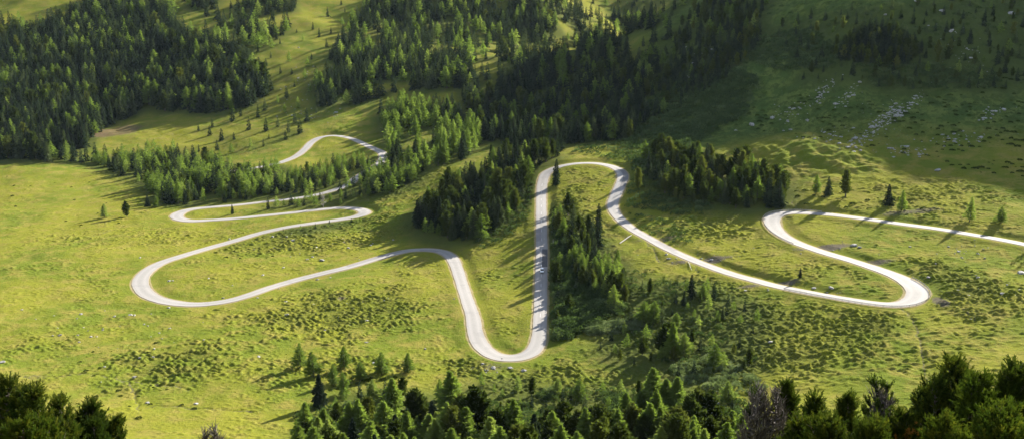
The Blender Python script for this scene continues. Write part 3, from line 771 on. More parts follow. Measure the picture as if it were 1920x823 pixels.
for t in solo:
    kind = t['kind']; v = int(RNG.integers(NVAR)); near = t['size'] > .030
    root = bpy.data.objects.new(kind+'_tree', None); COL.objects.link(root)
    root.empty_display_size = .3
    root.location = (t['x'], t['y'], t['z']-.1); root.rotation_euler = (RNG.normal(0,.025), RNG.normal(0,.025), RNG.uniform(0,6.28))
    wd = RNG.uniform(.9,1.3)*(1.5 if t['h'] < 10 and kind == 'larch' and t['stand'] is None else 1.3 if t['h'] < 10 and kind == 'larch' else 1.08)
    root.scale = (t['h']*wd, t['h']*wd, t['h'])
    c = bpy.data.objects.new('crown', (NEAR if near else MID)[kind,v]); COL.objects.link(c); c.parent = root
    b = bpy.data.objects.new('trunk', TRUNK[kind,v]); COL.objects.link(b); b.parent = root
    grp = {'spruce': 'dark spruces', 'larch': 'light green larches', 'pine': 'stone pines'}[kind]
    tag(root, t['label'], 'tree', grp + (' of '+t['stand'] if t['stand'] else ' standing out singly'))

# ---- the rest of the wood, too many to count: one mass
Vs = []; rn = []; mi = []; KI = {'spruce': 0, 'larch': 1, 'pine': 2}
for t in mass:
    kind = t['kind']; v = FARV[kind, int(RNG.integers(NVAR))]
    a = RNG.uniform(0, 6.28); wd = RNG.uniform(1.0,1.4)*t['h']
    ca, sa = math.cos(a)*wd, math.sin(a)*wd
    Vs.append(np.column_stack([v[:,0]*ca-v[:,1]*sa+t['x'], v[:,0]*sa+v[:,1]*ca+t['y'], v[:,2]*t['h']+t['z']-.1]))
    rn.append(np.full(len(v), RNG.random())); mi.append(np.full(len(v)//4, KI[kind]))
if Vs:
    Vs = np.concatenate(Vs)
    fo = link('forest', np_mesh('forest', Vs, quadidx(len(Vs)), [M_SPRUCE, M_LARCH, M_PINE], np.concatenate(mi), attrs=dict(rnd=np.concatenate(rn))))
    tag(fo, 'mass of distant dark spruces and pale larches covering the far slopes', 'forest', kind='stuff')
print('solo', len(solo), 'mass', len(mass))

# ------------------------------------------------------------------ bushes
def dome(seed, n, flat=.62, size=.20):
    r = np.random.default_rng(seed)
    d = r.normal(size=(n,3)); d[:,2] = np.abs(d[:,2])*1.0+.02; d /= np.linalg.norm(d,axis=1)[:,None]
    az = np.arctan2(d[:,1], d[:,0])
    lob = 1+.2*np.sin(az*3+r.uniform(0,6))+.14*np.sin(az*5+r.uniform(0,6)+d[:,2]*5)
    q = d*(lob*r.uniform(.5,1.0,n)**.5)[:,None]; q[:,2] *= flat
    return blades(q*.86, d+r.normal(0,.45,(n,3))+np.array([0,0,.35]), size*r.uniform(.6,1.3,n), size*.62*r.uniform(.6,1.2,n), r)
M_JUNIPER = leaf_mat('juniper_needles', (.022,.040,.010), (.038,.058,.012), (.060,.080,.018), .22)
M_WILLOW = leaf_mat('grey_willow_leaves', (.085,.115,.055), (.125,.16,.085), (.17,.20,.12), .3)
BM = {'alder': M_ALDER, 'willow': M_WILLOW, 'juniper': M_JUNIPER}
BV = {}; BF = {}
for k_, kind in enumerate(BM):
    for v in range(4):
        V = dome(500+10*k_+v, 420, .5 if kind == 'juniper' else .68); BV[kind,v] = np_mesh('foliage', V, quadidx(len(V)), [BM[kind]], attrs=dict(rnd=np.zeros(len(V))))
        BF[kind,v] = dome(540+10*k_+v, 90, .5 if kind == 'juniper' else .68, .34)
BUSH = [
 ('the shaded slope above the upper loop', [(1190,205),(1260,170),(1360,120),(1420,150),(1400,215),(1345,245),(1260,300),(1200,330),(1180,290)], 9, (1.2,3.0), 'alder'),
 ('the shade behind the upper loop', [(1080,262),(1190,250),(1190,300),(1150,300),(1080,285)], 12, (1,2.2), 'alder'),
 ('the high shaded hollow', [(1420,70),(1520,55),(1580,95),(1560,130),(1460,135),(1400,110)], 9, (1.2,2.6), 'alder'),
 ('the rocky band of the shaded hill', [(1600,110),(1720,120),(1860,130),(1880,165),(1740,170),(1640,165)], 12, (1,2.4), 'alder'),
 ('the damp verge of the straight road', [(1033,420),(1060,430),(1110,480),(1165,540),(1160,590),(1100,615),(1046,645),(1034,560)], 11, (1.3,3.4), 'alder'),
 ('the foot of the pine wood', [(1180,330),(1225,345),(1340,390),(1300,410),(1230,395),(1180,390)], 12, (1,2.2), 'alder'),
 ('the fringe of the dark grove', [(880,445),(960,395),(998,345),(1000,400),(960,440),(900,468)], 12, (.8,1.9), 'alder'),
 ('the bank below the dark forest spur', [(1280,130),(1400,60),(1430,100),(1350,200)], 13, (1,2.2), 'alder'),
 ('the thicket in the tussocks', [(1105,612),(1150,606),(1196,606),(1196,624),(1150,628),(1108,628)], 10, (1.3,2.4), 'willow'),
 ('the thicket above the dead pine', [(1260,690),(1330,670),(1400,695),(1430,735),(1350,735),(1270,715)], 17, (1.1,2.3), 'willow'),
 ('the lower meadow hollows', [(140,650),(300,640),(330,720),(380,780),(250,790),(150,740)], 34, (.4,.9), 'juniper'),
 ('the upper meadow', [(0,330),(260,345),(300,420),(100,430),(0,400)], 42, (.4,.9), 'juniper'),
 ('the ground between the bottom trees', [(560,770),(700,745),(850,750),(1000,740),(1200,725),(1400,750),(1400,860),(560,860)], 18, (.8,2.4), 'alder'),
 ('the larch group floor', [(560,700),(640,690),(760,700),(760,750),(640,770),(570,740)], 22, (.6,1.2), 'juniper'),
 ('the slope below the long road', [(1120,480),(1200,500),(1330,560),(1420,680),(1260,700),(1160,620)], 19, (.5,1.6), 'alder'),
 ('the bank above the long road', [(1175,390),(1260,420),(1300,455),(1260,460),(1190,425)], 13, (.6,1.4), 'alder'),
 ('the knoll foot above the right hairpin', [(1480,340),(1640,350),(1760,400),(1640,398),(1500,385)], 22, (.5,1.3), 'juniper'),
 ('the meadow inside the long left loop', [(470,440),(680,420),(720,450),(600,480),(430,500),(380,480)], 34, (.35,.8), 'juniper'),
 ('the top of the shaded hill', [(1440,0),(1920,-10),(1920,140),(1700,110),(1560,60),(1420,60)], 17, (.5,1.5), 'alder'),
 ('the lower shaded hill', [(1380,180),(1700,180),(1920,140),(1920,345),(1700,290),(1450,250),(1350,235)], 15.5, (.4,1.3), 'juniper'),
]
bush = []
for nm, poly, gap, hr, kind in BUSH:
    pts = scatter(poly, gap, rngs, .55)
    x, y, z, ok = hit(pts[:,0], pts[:,1]); d, _ = road_at(x, y)
    for i in range(len(pts)):
        cl = perlin(np.array([x[i]/13.]), np.array([y[i]/16.]))[0] + .5*perlin(np.array([x[i]/5.]), np.array([y[i]/5.]))[0]
        if gap > 15 and kind != 'willow' and cl < -.02: continue
        if ok[i] and d[i] > 1.6+hr[1]*.5: bush.append(dict(x=x[i], y=y[i], h=rngs.uniform(*hr), kind=kind, stand=nm, px=pts[i,0], py=pts[i,1]))
BZ = ground(np.array([b['x'] for b in bush]), np.array([b['y'] for b in bush]))[0]
for b, z in zip(bush, BZ): b['z'] = z; b['size'] = b['h']/math.hypot(b['x'], b['y'])
by = {}
for b in bush: by.setdefault(b['kind'], []).append(b)
rest = []
ADJ = {'alder': ('leafy alder bush', 'alder_bush'), 'willow': ('silvery willow bush', 'willow_bush'), 'juniper': ('dark juniper bush', 'juniper_bush')}
def place_labels(L, noun, tail, nrow=5):
    """size among its neighbours, place within the patch"""
    L.sort(key=lambda t: t['py']); n = len(L); hs = sorted(t['h'] for t in L)
    cells = {}
    for i, t in enumerate(L):
        f = i/max(1, n-1); rank = hs.index(t['h'])/max(1, n-1)
        row = 'bottom edge' if f > .84 else 'lower part' if f > .62 else 'heart' if f > .38 else 'upper part' if f > .16 else 'top edge'
        size = 'huge' if rank > .85 else 'big' if rank > .62 else 'medium' if rank > .38 else 'small' if rank > .15 else 'tiny'
        cells.setdefault((row, size), []).append(t)
    for (row, size), C in cells.items():
        C.sort(key=lambda t: t['px']); m = len(C)
        for i, t in enumerate(C):
            pre = '' if m == 1 else ('innermost ' if i else 'outermost ') if m == 2 else ('outermost ' if i == 0 else 'innermost ' if i == m-1 else 'inner ')
            t['label'] = ' '.join(f"{pre}{size} {noun} in the {row} of {tail}".split()[:16])
for kind, L in by.items():
    L.sort(key=lambda b: -b['size']); rest += L[280:]; keep = L[:280]
    g = {}
    for b in keep: g.setdefault(b['stand'], []).append(b)
    for nm, C in g.items(): place_labels(C, ADJ[kind][0], nm)
    for b in keep:
        o = bpy.data.objects.new(ADJ[kind][1], BV[kind, int(RNG.integers(4))]); COL.objects.link(o)
        o.location = (b['x'], b['y'], b['z']-.08); o.rotation_euler = (0, 0, RNG.uniform(0, 6.28)); wd = b['h']*RNG.uniform(1.0, 1.7)
        o.scale = (wd, wd*RNG.uniform(.8,1.2), b['h']*1.4)
        tag(o, b['label'], 'bush', ADJ[kind][0]+'es in '+b['stand'] if False else ADJ[kind][1].replace('_',' ')+'es of '+b['stand'])
if rest:
    Vs = []; rn = []; mi = []; ki = {k: i for i, k in enumerate(BM)}
    for b in rest:
        v = BF[b['kind'], int(RNG.integers(4))]; a = RNG.uniform(0, 6.28); wd = b['h']*RNG.uniform(1.0,1.7); ca, sa = math.cos(a)*wd, math.sin(a)*wd
        Vs.append(np.column_stack([v[:,0]*ca-v[:,1]*sa+b['x'], v[:,0]*sa+v[:,1]*ca+b['y'], v[:,2]*b['h']*1.4+b['z']-.08]))
        rn.append(np.full(len(v), RNG.random())); mi.append(np.full(len(v)//4, ki[b['kind']]))
    Vs = np.concatenate(Vs)
    tag(link('shrubbery', np_mesh('shrubbery', Vs, quadidx(len(Vs)), list(BM.values()), np.concatenate(mi), attrs=dict(rnd=np.concatenate(rn)))),
        'scrub of small green bushes spread over the shaded hill and meadows', 'shrubbery', kind='stuff')
# heath tufts: too many to count
ht = []
for (cx, cy, a, b, s) in HEATH:
    n = int(min(6000, a*b*.5*s)); q = rngs.normal(size=(n,2))*.55
    ht.append(np.column_stack([cx+q[:,0]*a, cy+q[:,1]*b]))
ht = np.concatenate(ht); keep = (perlin(ht[:,0]/6, ht[:,1]/5)+.35*perlin(ht[:,0]/2.2, ht[:,1]/2.2) > .08) & (road_at(ht[:,0], ht[:,1])[0] > 2.0) & (ht[:,1] > 230)
ht = ht[keep]; hz = ground(ht[:,0], ht[:,1])[0]
TB = [dome(700+i, 22, .55, .5) for i in range(4)]
Vs = []; rn = []
for (x, y), z in zip(ht, hz):
    v = TB[int(RNG.integers(4))]; a = RNG.uniform(0, 6.28); s = RNG.uniform(.2, .52); ca, sa = math.cos(a)*s, math.sin(a)*s
    Vs.append(np.column_stack([v[:,0]*ca-v[:,1]*sa+x, v[:,0]*sa+v[:,1]*ca+y, v[:,2]*s*.9+z-.05])); rn.append(np.full(len(v), RNG.random()))
Vs = np.concatenate(Vs)
M_HEATH = leaf_mat('heath_shoots', (.050,.070,.008), (.080,.098,.010), (.125,.135,.015), .3)
tag(link('heath', np_mesh('heath', Vs, quadidx(len(Vs)), [M_HEATH], attrs=dict(rnd=np.concatenate(rn)))), 'low tufts of dwarf heath growing across the meadow', 'heath', kind='stuff')
print('bush', len(bush), 'heath', len(ht))

# ------------------------------------------------------------------ stones
import bmesh
def rock_mesh(seed):
    bm = bmesh.new(); bmesh.ops.create_icosphere(bm, subdivisions=3, radius=1); r = np.random.default_rng(seed)
    pl = [(Vector(r.normal(size=3)).normalized(), r.uniform(.55,.85)) for _ in range(11)]
    for v in bm.verts:
        for n, d in pl:
            e = v.co.dot(n)-d
            if e > 0: v.co -= n*e*.92
        v.co += v.co.normalized()*.05*math.sin(v.co.x*7+seed)*math.sin(v.co.y*8)
        v.co.z = v.co.z*.62
    me = bpy.data.meshes.new('boulder'); bm.to_mesh(me); bm.free(); me.materials.append(M_ROCK); return me
RV = [rock_mesh(i) for i in range(6)]
ROCKS = [(245,591,1.3,'big split boulder below the middle hairpin'),(252,592,.8,'small boulder touching the big split one'),(214,594,1.0,'flat boulder in a dirt hollow below the middle hairpin'),(152,589,.9,'long pale stone alone on the lower meadow'),
 (170,632,.9,'round white boulder on the lower meadow'),(148,642,.8,'small upright stone under the round white boulder'),(113,629,.8,'flat pale stone uphill of the meadow hollow'),(99,630,.55,'tiny stone next to the flat pale one'),(270,608,.75,'grey stone on the meadow beyond the split boulder'),(299,624,.65,'stone at the rim of the dark heath patch'),
 (157,614,.5,'tiny white stone between two bigger meadow stones'),(165,620,.5,'second tiny white stone on the lower meadow'),(101,592,.5,'speck of white stone on the open meadow'),(67,598,.45,'outermost white speck of stone on the meadow'),(263,483,.8,'white stone on the slope outside the middle hairpin'),(317,527,1.0,'larger stone inside the middle hairpin'),(324,526,.7,'smaller stone inside the middle hairpin'),(391,522,.7,'flat stone in the heath inside the middle hairpin'),
 (345,566,.5,'stone on the inner verge of the middle hairpin'),(418,558,.7,'stones at the inner verge past the middle hairpin'),(3,680,1.4,'dark rock in the streambed by the lower meadow'),(277,755,1.0,'pale rock in the brook under the meadow'),(287,670,.7,'white stone in the lower heath hollow'),(252,711,.8,'white stone at the brook bend'),(367,757,.8,'low white stone near the meadow brook'),
 (549,452,1.1,'pale angular rock in the upper heath inside the loop'),(538,446,.8,'grey rock next to the angular one'),(593,464,1.0,'pale rock in the middle of the heath loop'),(586,482,.9,'upright pale stone in the heath loop'),(604,489,1.4,'big flat stone above the long meadow road'),(531,502,.9,'broken pale stones near the long meadow road'),(493,516,.8,'reddish pale stone above the long meadow road'),(653,465,.9,'white stone alone below the tight hairpin'),
 (737,452,.8,'white stone on the grass above the bend by the grove'),(620,520,.6,'stone on the lower verge of the long meadow road'),(797,654,.7,'pale stone above the larch group'),(700,683,.7,'flat stone above the light larches'),(485,670,.9,'pale flat stone on the lower meadow near the larches'),
 (1030,296,1.2,'white stone in the shade behind the upper loop'),(1410,236,2.2,'large flat slab at the foot of the shaded hill'),(1380,245,1.3,'rounded boulder above the sunny knoll'),(1372,306,1.6,'grey outcrop on the sunny knoll'),(1477,229,1.5,'pale boulder under the scree'),(1482,244,1.4,'flat pale boulder at the knoll rim'),(1513,227,1.5,'long white slab under the scree'),(1574,270,1.5,'outcrop over the shade line'),(1600,285,1.3,'grey boulder just over the shade line'),
 (1758,321,1.7,'long pale slab lying on the shade line'),(1720,4,3.0,'huge pale outcrop at the top of the shaded hill'),(1766,22,2.4,'pale outcrop at the upper dark clump'),(1783,60,2.6,'blocky pale outcrop on the rocky band'),(1705,95,3.0,'wide grey outcrop within the dark clump'),(1895,28,2.4,'pale outcrop near the hill corner'),(1882,208,2.0,'white slab streak on the shaded hill'),(1843,226,1.2,'small white slab on the shaded hill'),(1633,240,2.0,'biggest white block of the scree'),(1690,214,1.2,'white block at the upper end of the scree'),
 (1601,461,1.5,'pale boulder pair inside the right hairpin, larger one'),(1612,464,1.2,'pale boulder pair inside the right hairpin, smaller one'),(1558,539,1.2,'white stones on the bank between the right roads'),(1527,537,1.0,'grey stone on the bank between the right roads'),(1797,472,1.0,'stone in the shade under the right road'),(1880,552,1.5,'white boulder at the dark shrub shadow'),(1915,513,2.0,'tall white boulder at the shade edge below the right road'),(1740,522,1.0,'white stones beside the outer right hairpin'),(1444,645,1.0,'pale stone on the tussock slope'),
 (1345,758,1.6,'grey rock near the dead pine'),(1310,800,2.0,'shadowed rock at the frame bottom by the dead pine'),(1690,520,.8,'small stones above the right hairpin'),(1262,475,.8,'stone on the lower verge of the long right road'),(1287,476,.9,'pale stone on the bank over the long right road'),(925,690,1.0,'pale rubble block below the lower hairpin'),(955,692,1.1,'whitish rock below the lower hairpin'),(905,683,.8,'small grey rock below the lower hairpin'),
 (560,90,1.5,'grey block on the open slope under the thin wood'),(575,140,1.4,'grey block lower on the open slope'),(1820,110,2.0,'pale ledge on the rocky band of the hill'),(1660,30,1.6,'grey outcrop above the dark clump'),(1300,120,2.2,'pale outcrop on the dark spur'),(1335,95,1.7,'grey ledge high on the dark spur')]
rx2, ry2, rz2, _ = hit([r[0] for r in ROCKS], [r[1] for r in ROCKS]); rz2 = ground(rx2, ry2)[0]
for i, r in enumerate(ROCKS):
    o = bpy.data.objects.new('boulder', RV[i % 6]); COL.objects.link(o); o.location = (rx2[i], ry2[i], rz2[i]+r[2]*.12)
    s = r[2]*.8; o.scale = (s*RNG.uniform(.9,1.5), s*RNG.uniform(.8,1.1), s*RNG.uniform(.8,1.1)); o.rotation_euler = (RNG.normal(0,.15), RNG.normal(0,.15), RNG.uniform(0,6.28))
    tag(o, r[3] if len(r[3].split()) >= 4 else r[3]+' on the grass', 'rock', 'pale boulders lying in the grass')
# scree: scattered small stones as one mass
sc = []
for (cx, cy, rx, ry, n, sk) in [(1645,232,12,32,95,-.8),(1668,225,22,22,50,-.9),(1545,172,12,22,70,-.7),(1590,178,12,20,40,-.8),(1700,200,14,26,60,-1.1),(1600,270,14,18,40,-.6),(1700,285,40,8,40,0),(1800,262,60,10,50,-2),(1860,215,20,14,30,-1),(1480,210,30,18,35,-.6),(1560,255,60,14,40,0),(1800,90,60,40,40,0),(1330,120,40,40,30,0),(930,690,45,9,20,0),(640,590,200,50,25,0),(560,460,160,25,40,0),(240,640,120,60,30,0),(1290,482,80,6,30,.3),(1500,545,80,5,20,.3),(1560,470,90,12,16,0),(1800,470,100,15,25,0),(570,150,30,50,45,-.6),(600,215,60,14,40,0),(1850,540,70,40,15,0)]:
    q = rngs.normal(size=(n,2))*.6; q[:,0] += q[:,1]*ry/rx*sk
    sc.append(np.column_stack([cx+q[:,0]*rx, cy+q[:,1]*ry]))
sc = np.concatenate(sc); x, y, z, ok = hit(sc[:,0], sc[:,1]); ok &= road_at(x, y)[0] > 1.2; x, y = x[ok], y[ok]; z = ground(x, y)[0]
bmr = bmesh.new(); bmesh.ops.create_icosphere(bmr, subdivisions=1, radius=1); bmr.verts.ensure_lookup_table()
iv = np.array([v.co[:] for v in bmr.verts]); bmr.verts.index_update(); fi = np.array([[v.index for v in f.verts] for f in bmr.faces]); bmr.free()
Vs = []; Fs = []
for i in range(len(x)):
    s = RNG.gamma(1.6, .13)+.10; far = 1+.55*(y[i] > 520)
    v = iv*(1+RNG.normal(0,.16,(len(iv),1)))*np.array([s*far*RNG.uniform(.8,1.6), s*far, s*far*.6]); Fs.append(fi+len(iv)*i); Vs.append(v+[x[i], y[i], z[i]+.05])
tag(link('rubble', np_mesh('rubble', np.concatenate(Vs), np.concatenate(Fs), [M_ROCK])), 'scree and loose pale stones strewn over slopes', 'rubble', kind='stuff')

# ------------------------------------------------------------------ near pines on the slope under the viewpoint
def near_pine(name, seed, px, py, Y, wide, mat_, label, bare=0.0, cones=0, orange=False, leaders=1):
    """px,py: photo spot of its top, Y: how far off. The tree stands on the ground there."""
    r = np.random.default_rng(seed); a, b = ray(px, py); X = float(a)*Y; top = CAM_Z+float(b)*Y
    g = float(ground(np.array([X]), np.array([Y]))[0][0]); H = max(top-g, 2.0)
    root = bpy.data.objects.new(name, None); COL.objects.link(root); root.location = (X, Y, g-.1); root.empty_display_size = .3
    limbs = []; shoots = []; dirs = []; dead = []; pale = []
    tr = [tube([(0,0,-.2),(.03,.02,H*.3),(-.02,.03,H*.6),(0,0,H*.97)], [.17,.14,.09,.025], 8)]
    stems = [(0.,0.,1.0)] + [(r.normal(0,wide*.3), r.normal(0,wide*.3), r.uniform(.82,.97)) for _ in range(leaders-1)]
    for sx, sy, hh in stems[1:]:
        tr.append(tube([(0,0,H*.35),(sx*.7,sy*.7,H*.5),(sx,sy,H*.72),(sx*1.05,sy*1.05,H*hh)], [.08,.07,.05,.02], 6))
    nb = int(44*H**.5*(1+.5*(leaders-1)))
    for i in range(nb):
        sx, sy, hh = stems[i % len(stems)]
        k = r.uniform(.16, 1.0)**.85; z = H*hh*k*.97; az = i*2.4+r.normal(0,.4)
        sxx = sx*min(1, max(0, (k-.3)/.4)); syy = sy*min(1, max(0, (k-.3)/.4))
        L = wide*(math.sin(math.pi*min(1, .22+k*.80))**.7)*r.uniform(.6,1.12)*(.62 if leaders > 1 else 1)*.62+.12
        c, s = math.cos(az), math.sin(az)
        pts = [(sxx,syy,z-.25*L), (sxx+c*L*.5, syy+s*L*.5, z-.2*L), (sxx+c*L*.85, syy+s*L*.85, z+.08*L), (sxx+c*L, syy+s*L, z+.42*L)]
        fb = 1.9 if bare > .5 else 1; limbs.append(tube(pts, [.035*fb,.026*fb,.018*fb,.008*fb], 5))
        isdead = r.random() < bare
        ns = int(5+L*6)
        P_ = np.array(pts)
        for j in range(ns):
            t = r.uniform(.25,1)*3; q = int(min(2, t)); p = P_[q]*(1-(t-q))+P_[q+1]*(t-q)
            d = np.array([c*.4, s*.4, 1.0])+r.normal(0,.3,3); l = r.uniform(.32,.72)*(1 if not isdead else .6)
            e = p+d/np.linalg.norm(d)*l
            if isdead:
                e = p+d/np.linalg.norm(d)*l*1.5
                (dead if r.random() < .8 else pale).append(tube([p, (p+e)/2+r.normal(0,.04,3), e], [.018,.012,.004], 4))
            else: shoots.append(np.concatenate([p, e]))
    S = np.array(shoots).reshape(-1,6)
    top_n = np.column_stack([np.zeros((6,2))+r.normal(0,.04,(6,2)), np.full(6,H*.93), r.normal(0,.06,(6,2)), np.full(6,H)+r.uniform(-.08,.05,6)])
    if bare < .9: S = np.concatenate([S, top_n])
    tv, tf = join(tr); tro = link('trunk', np_mesh('trunk', tv, tf, [M_BARK], smooth=True), root)
    lv, lf = join(limbs+dead); link('branches', np_mesh('branches', lv, lf, [M_DEADDARK if bare > .3 else M_BARK], smooth=True), root)
    if pale and bare > .5: pv, pf = join(pale); link('bleached_twigs', np_mesh('bleached_twigs', pv, pf, [M_DEAD], smooth=True), root)
    if cones:
        C = []
        for i in range(cones):
            sx, sy, hh = stems[i % len(stems)]; q = np.array([sx, sy, H*hh])+np.append(r.normal(0,.10,2), r.uniform(-.18,.04))
            C.append(tube([q, q+[0,0,.03], q+[0,0,.09], q+[0,0,.14]], [.01,.05,.045,.01], 7))
        cv, cf = join(C); link('cones', np_mesh('cones', cv, cf, [M_CONE], smooth=True), root)
    if orange:
        n = 26; p = np.column_stack([r.normal(wide*.15,.22,n), r.normal(-wide*.5,.18,n), H+r.uniform(-1.15,-.55,n)])
        d = np.column_stack([r.normal(0,.4,n), r.normal(-.3,.3,n), np.ones(n)]); k = 24; pp = np.repeat(p, k, 0)+np.repeat(d, k, 0)*(r.random((n*k,1))*.28)
        V = blades(pp, np.repeat(d, k, 0)*.7+r.normal(0,.42,(n*k,3)), r.uniform(.08,.14,n*k), np.full(n*k,.028), r)
        link('withered_needles', np_mesh('withered_needles', V, quadidx(len(V)), [M_ORANGE], attrs=dict(rnd=np.repeat(r.random(n),k*4))), root)
    if len(S):
        k = 40; n = len(S); t = r.uniform(.05,1,(n,k)); ax = S[:,3:]-S[:,:3]
        p = S[:,None,:3]+ax[:,None]*t[:,:,None]
        d = ax[:,None]/np.linalg.norm(ax,axis=1)[:,None,None]*.9 + r.normal(0,.36,(n,k,3))
        V = blades(p.reshape(-1,3), d.reshape(-1,3), r.uniform(.11,.19,n*k), np.full(n*k,.028), r)
        tuft = np.repeat(r.random(n)*.62, k*4)
        link('needles', np_mesh('needles', V, quadidx(len(V)), [mat_], attrs=dict(rnd=tuft)), root)
    tag(root, label, 'tree', 'near pines on the slope at the viewpoint'); return root
NP_ = 'stone_pine'
M_CONE = plain_mat('purple_brown_cones', (.075,.045,.045), (.13,.085,.08), 6)
M_ORANGE = leaf_mat('withered_orange_needles', (.28,.12,.03), (.36,.17,.045), (.42,.24,.07), .4)
M_DEADDARK = plain_mat('dark_dead_twigs', (.038,.030,.028), (.115,.098,.09), 3)
M_NP2 = leaf_mat('bright_pine_needles', (.034,.058,.010), (.052,.076,.012), (.095,.102,.016), .32)
near_pine(NP_, 1, 12, 708, 44, 1.7, M_NEARPINE, 'big ragged pine filling the lower left corner, tallest of its clump', .03, leaders=3)
near_pine(NP_, 2, 62, 728, 42, 1.3, M_NEARPINE, 'pine with several tips beside the biggest corner pine', .03, leaders=3)
near_pine(NP_, 3, 112, 748, 46, 1.0, M_NEARPINE, 'slim dark pine between the ragged corner pine and the broad one', 0, leaders=1)
near_pine(NP_, 4, 172, 756, 47, 1.5, M_NEARPINE, 'broad dark pine closing the corner clump toward the meadow', 0, leaders=3)
near_pine(NP_, 5, 214, 782, 48, .9, M_NEARPINE, 'low pine tip at the meadow side of the corner clump', 0, leaders=2)
near_pine(NP_, 6, 40, 790, 36, 1.5, M_NP2, 'yellowish pine top in front of the corner clump', .03, leaders=3)
near_pine(NP_, 7, 120, 800, 38, 1.1, M_NEARPINE, 'small yellowish pine top low before the dark slim pine', .05, leaders=2)
near_pine(NP_, 8, 1790, 672, 42, 2.0, M_NEARPINE, 'biggest dark pine at the lower right with a wide blunt crown', 0, cones=4, leaders=7)
near_pine(NP_, 9, 1740, 735, 43, .9, M_NEARPINE, 'dark pine with slender upright shoots beside the biggest dark pine', 0, leaders=3)
near_pine(NP_, 10, 1840, 702, 37, 1.3, M_NP2, 'bright green pine with brown tip before the biggest dark pine', .03, cones=7, leaders=3)
near_pine(NP_, 11, 1908, 684, 38, 1.3, M_NEARPINE, 'dark pine with brown cones at the very edge of the lower right', .05, cones=8, leaders=4)
near_pine(NP_, 12, 1885, 768, 27, 1.2, M_NP2, 'nearest bright pine with thick bushy needles at the lower right', .02, leaders=4)
near_pine(NP_, 13, 1768, 792, 31, .8, M_NP2, 'low fresh green pine tip under the biggest dark pine', 0, leaders=2)
near_pine(NP_, 14, 1690, 770, 40, 1.0, M_NEARPINE, 'thin pine with orange withered twigs next to the bare pine', .15, orange=True, leaders=3)
near_pine(NP_, 15, 1590, 742, 46, .6, M_NEARPINE, 'slender single pine on the tussock bank below the right meadow', 0, leaders=1)
near_pine(NP_, 16, 1530, 742, 48, 1.2, M_NEARPINE, 'green pine between the twisted dead pine and the slender one', .1, leaders=2)
near_pine(NP_, 17, 1474, 714, 52, 1.1, M_NEARPINE, 'olive pine rising behind the twisted dead pine', .15, leaders=2)
near_pine(NP_, 18, 1560, 788, 38, 1.1, M_NEARPINE, 'low olive pine at the frame bottom under the slender pine', .05, leaders=3)
near_pine(NP_, 19, 1640, 800, 34, .9, M_NEARPINE, 'low dark pine under the grey bare pine', 0, leaders=3)
near_pine(NP_, 20, 1500, 790, 42, 1.2, M_NEARPINE, 'dark pine foot beside the twisted dead pine', .1, leaders=3)
near_pine('dead_pine', 21, 1424, 716, 50, 1.9, M_NEARPINE, 'twisted dead pine with bare grey branches at the frame bottom', .93, leaders=5)
near_pine('dead_pine', 22, 1664, 718, 44, 1.3, M_NEARPINE, 'grey bare pine with a green tip near the slender pine', .80, leaders=4)
near_pine('dead_pine', 23, 402, 798, 46, .8, M_NEARPINE, 'bare purple grey dead bush at the bottom of the meadow', 1.0, leaders=3)

# ------------------------------------------------------------------ car on the straight road
def box(x0,x1,y0,y1,z0,z1):
    V = np.array([(x,y,z) for z in (z0,z1) for y in (y0,y1) for x in (x0,x1)], float)
    return V, np.array([(0,2,3,1),(4,5,7,6),(0,1,5,4),(2,6,7,3),(0,4,6,2),(1,3,7,5)])
def part(name, vf, m, parent, smooth=False, bevel=0):
    me = np_mesh(name, vf[0], vf[1], [m], smooth=smooth)
    if bevel:
        bm = bmesh.new(); bm.from_mesh(me); bmesh.ops.bevel(bm, geom=list(bm.edges), offset=bevel, segments=2, affect='EDGES'); bm.to_mesh(me); bm.free()
    return link(name, me, parent)
M_CARW = plain_mat('white_car_paint', (.74,.74,.75), (.78,.78,.79), 1, .25, .5, 0)
M_GLASS = plain_mat('dark_car_glass', (.012,.014,.016), (.02,.022,.025), 1, .08, .6, 0)
M_TYRE = plain_mat('black_rubber', (.015,.015,.015), (.03,.03,.03), 5, .9, .2, 0)
M_RIM = plain_mat('silver_rim', (.4,.4,.41), (.5,.5,.51), 5, .35, .5, 0, .6)
M_LAMP = plain_mat('clear_headlamp', (.7,.7,.7), (.8,.8,.8), 3, .1, .6, 0)
M_RED = plain_mat('red_tail_lamp', (.35,.01,.01), (.45,.02,.02), 3, .2, .5, 0)
i_car = road_index(1016,509); cxr, cyr, czr, cwr = rc[i_car]
car = bpy.data.objects.new('parked_car', None); car.name = 'car'; COL.objects.link(car)
p_ = .06*cwr
car.location = (cxr+nor[i_car,0]*p_, cyr+nor[i_car,1]*p_, czr+.075)
slope = math.atan2(rc[i_car+3,2]-rc[i_car-3,2], np.linalg.norm(rc[i_car+3,:2]-rc[i_car-3,:2]))
car.rotation_euler = (-slope if tan[i_car,1] < 0 else slope, 0, math.atan2(tan[i_car,1], tan[i_car,0])+math.pi/2)   # nose (local -Y) down the road
car.rotation_euler[0] = -slope
def section(y, zb, zt, wb, wt):     # ring of body at length y
    return [(-wb,y,zb),(-wb*1.0,y,(zb+zt)/2),(-wt,y,zt),(0,y,zt+.03),(wt,y,zt),(wb,y,(zb+zt)/2),(wb,y,zb)]
rings = [section(-2.1,.36,.62,.70,.62), section(-2.0,.26,.74,.82,.72), section(-1.4,.22,.86,.87,.78), section(-.9,.22,.93,.88,.80), section(.2,.22,.95,.88,.82), section(1.3,.22,.97,.88,.82), section(1.9,.26,.95,.84,.76), section(2.1,.36,.80,.76,.68)]
Vb = np.array([v for r in rings for v in r]); Fb = []
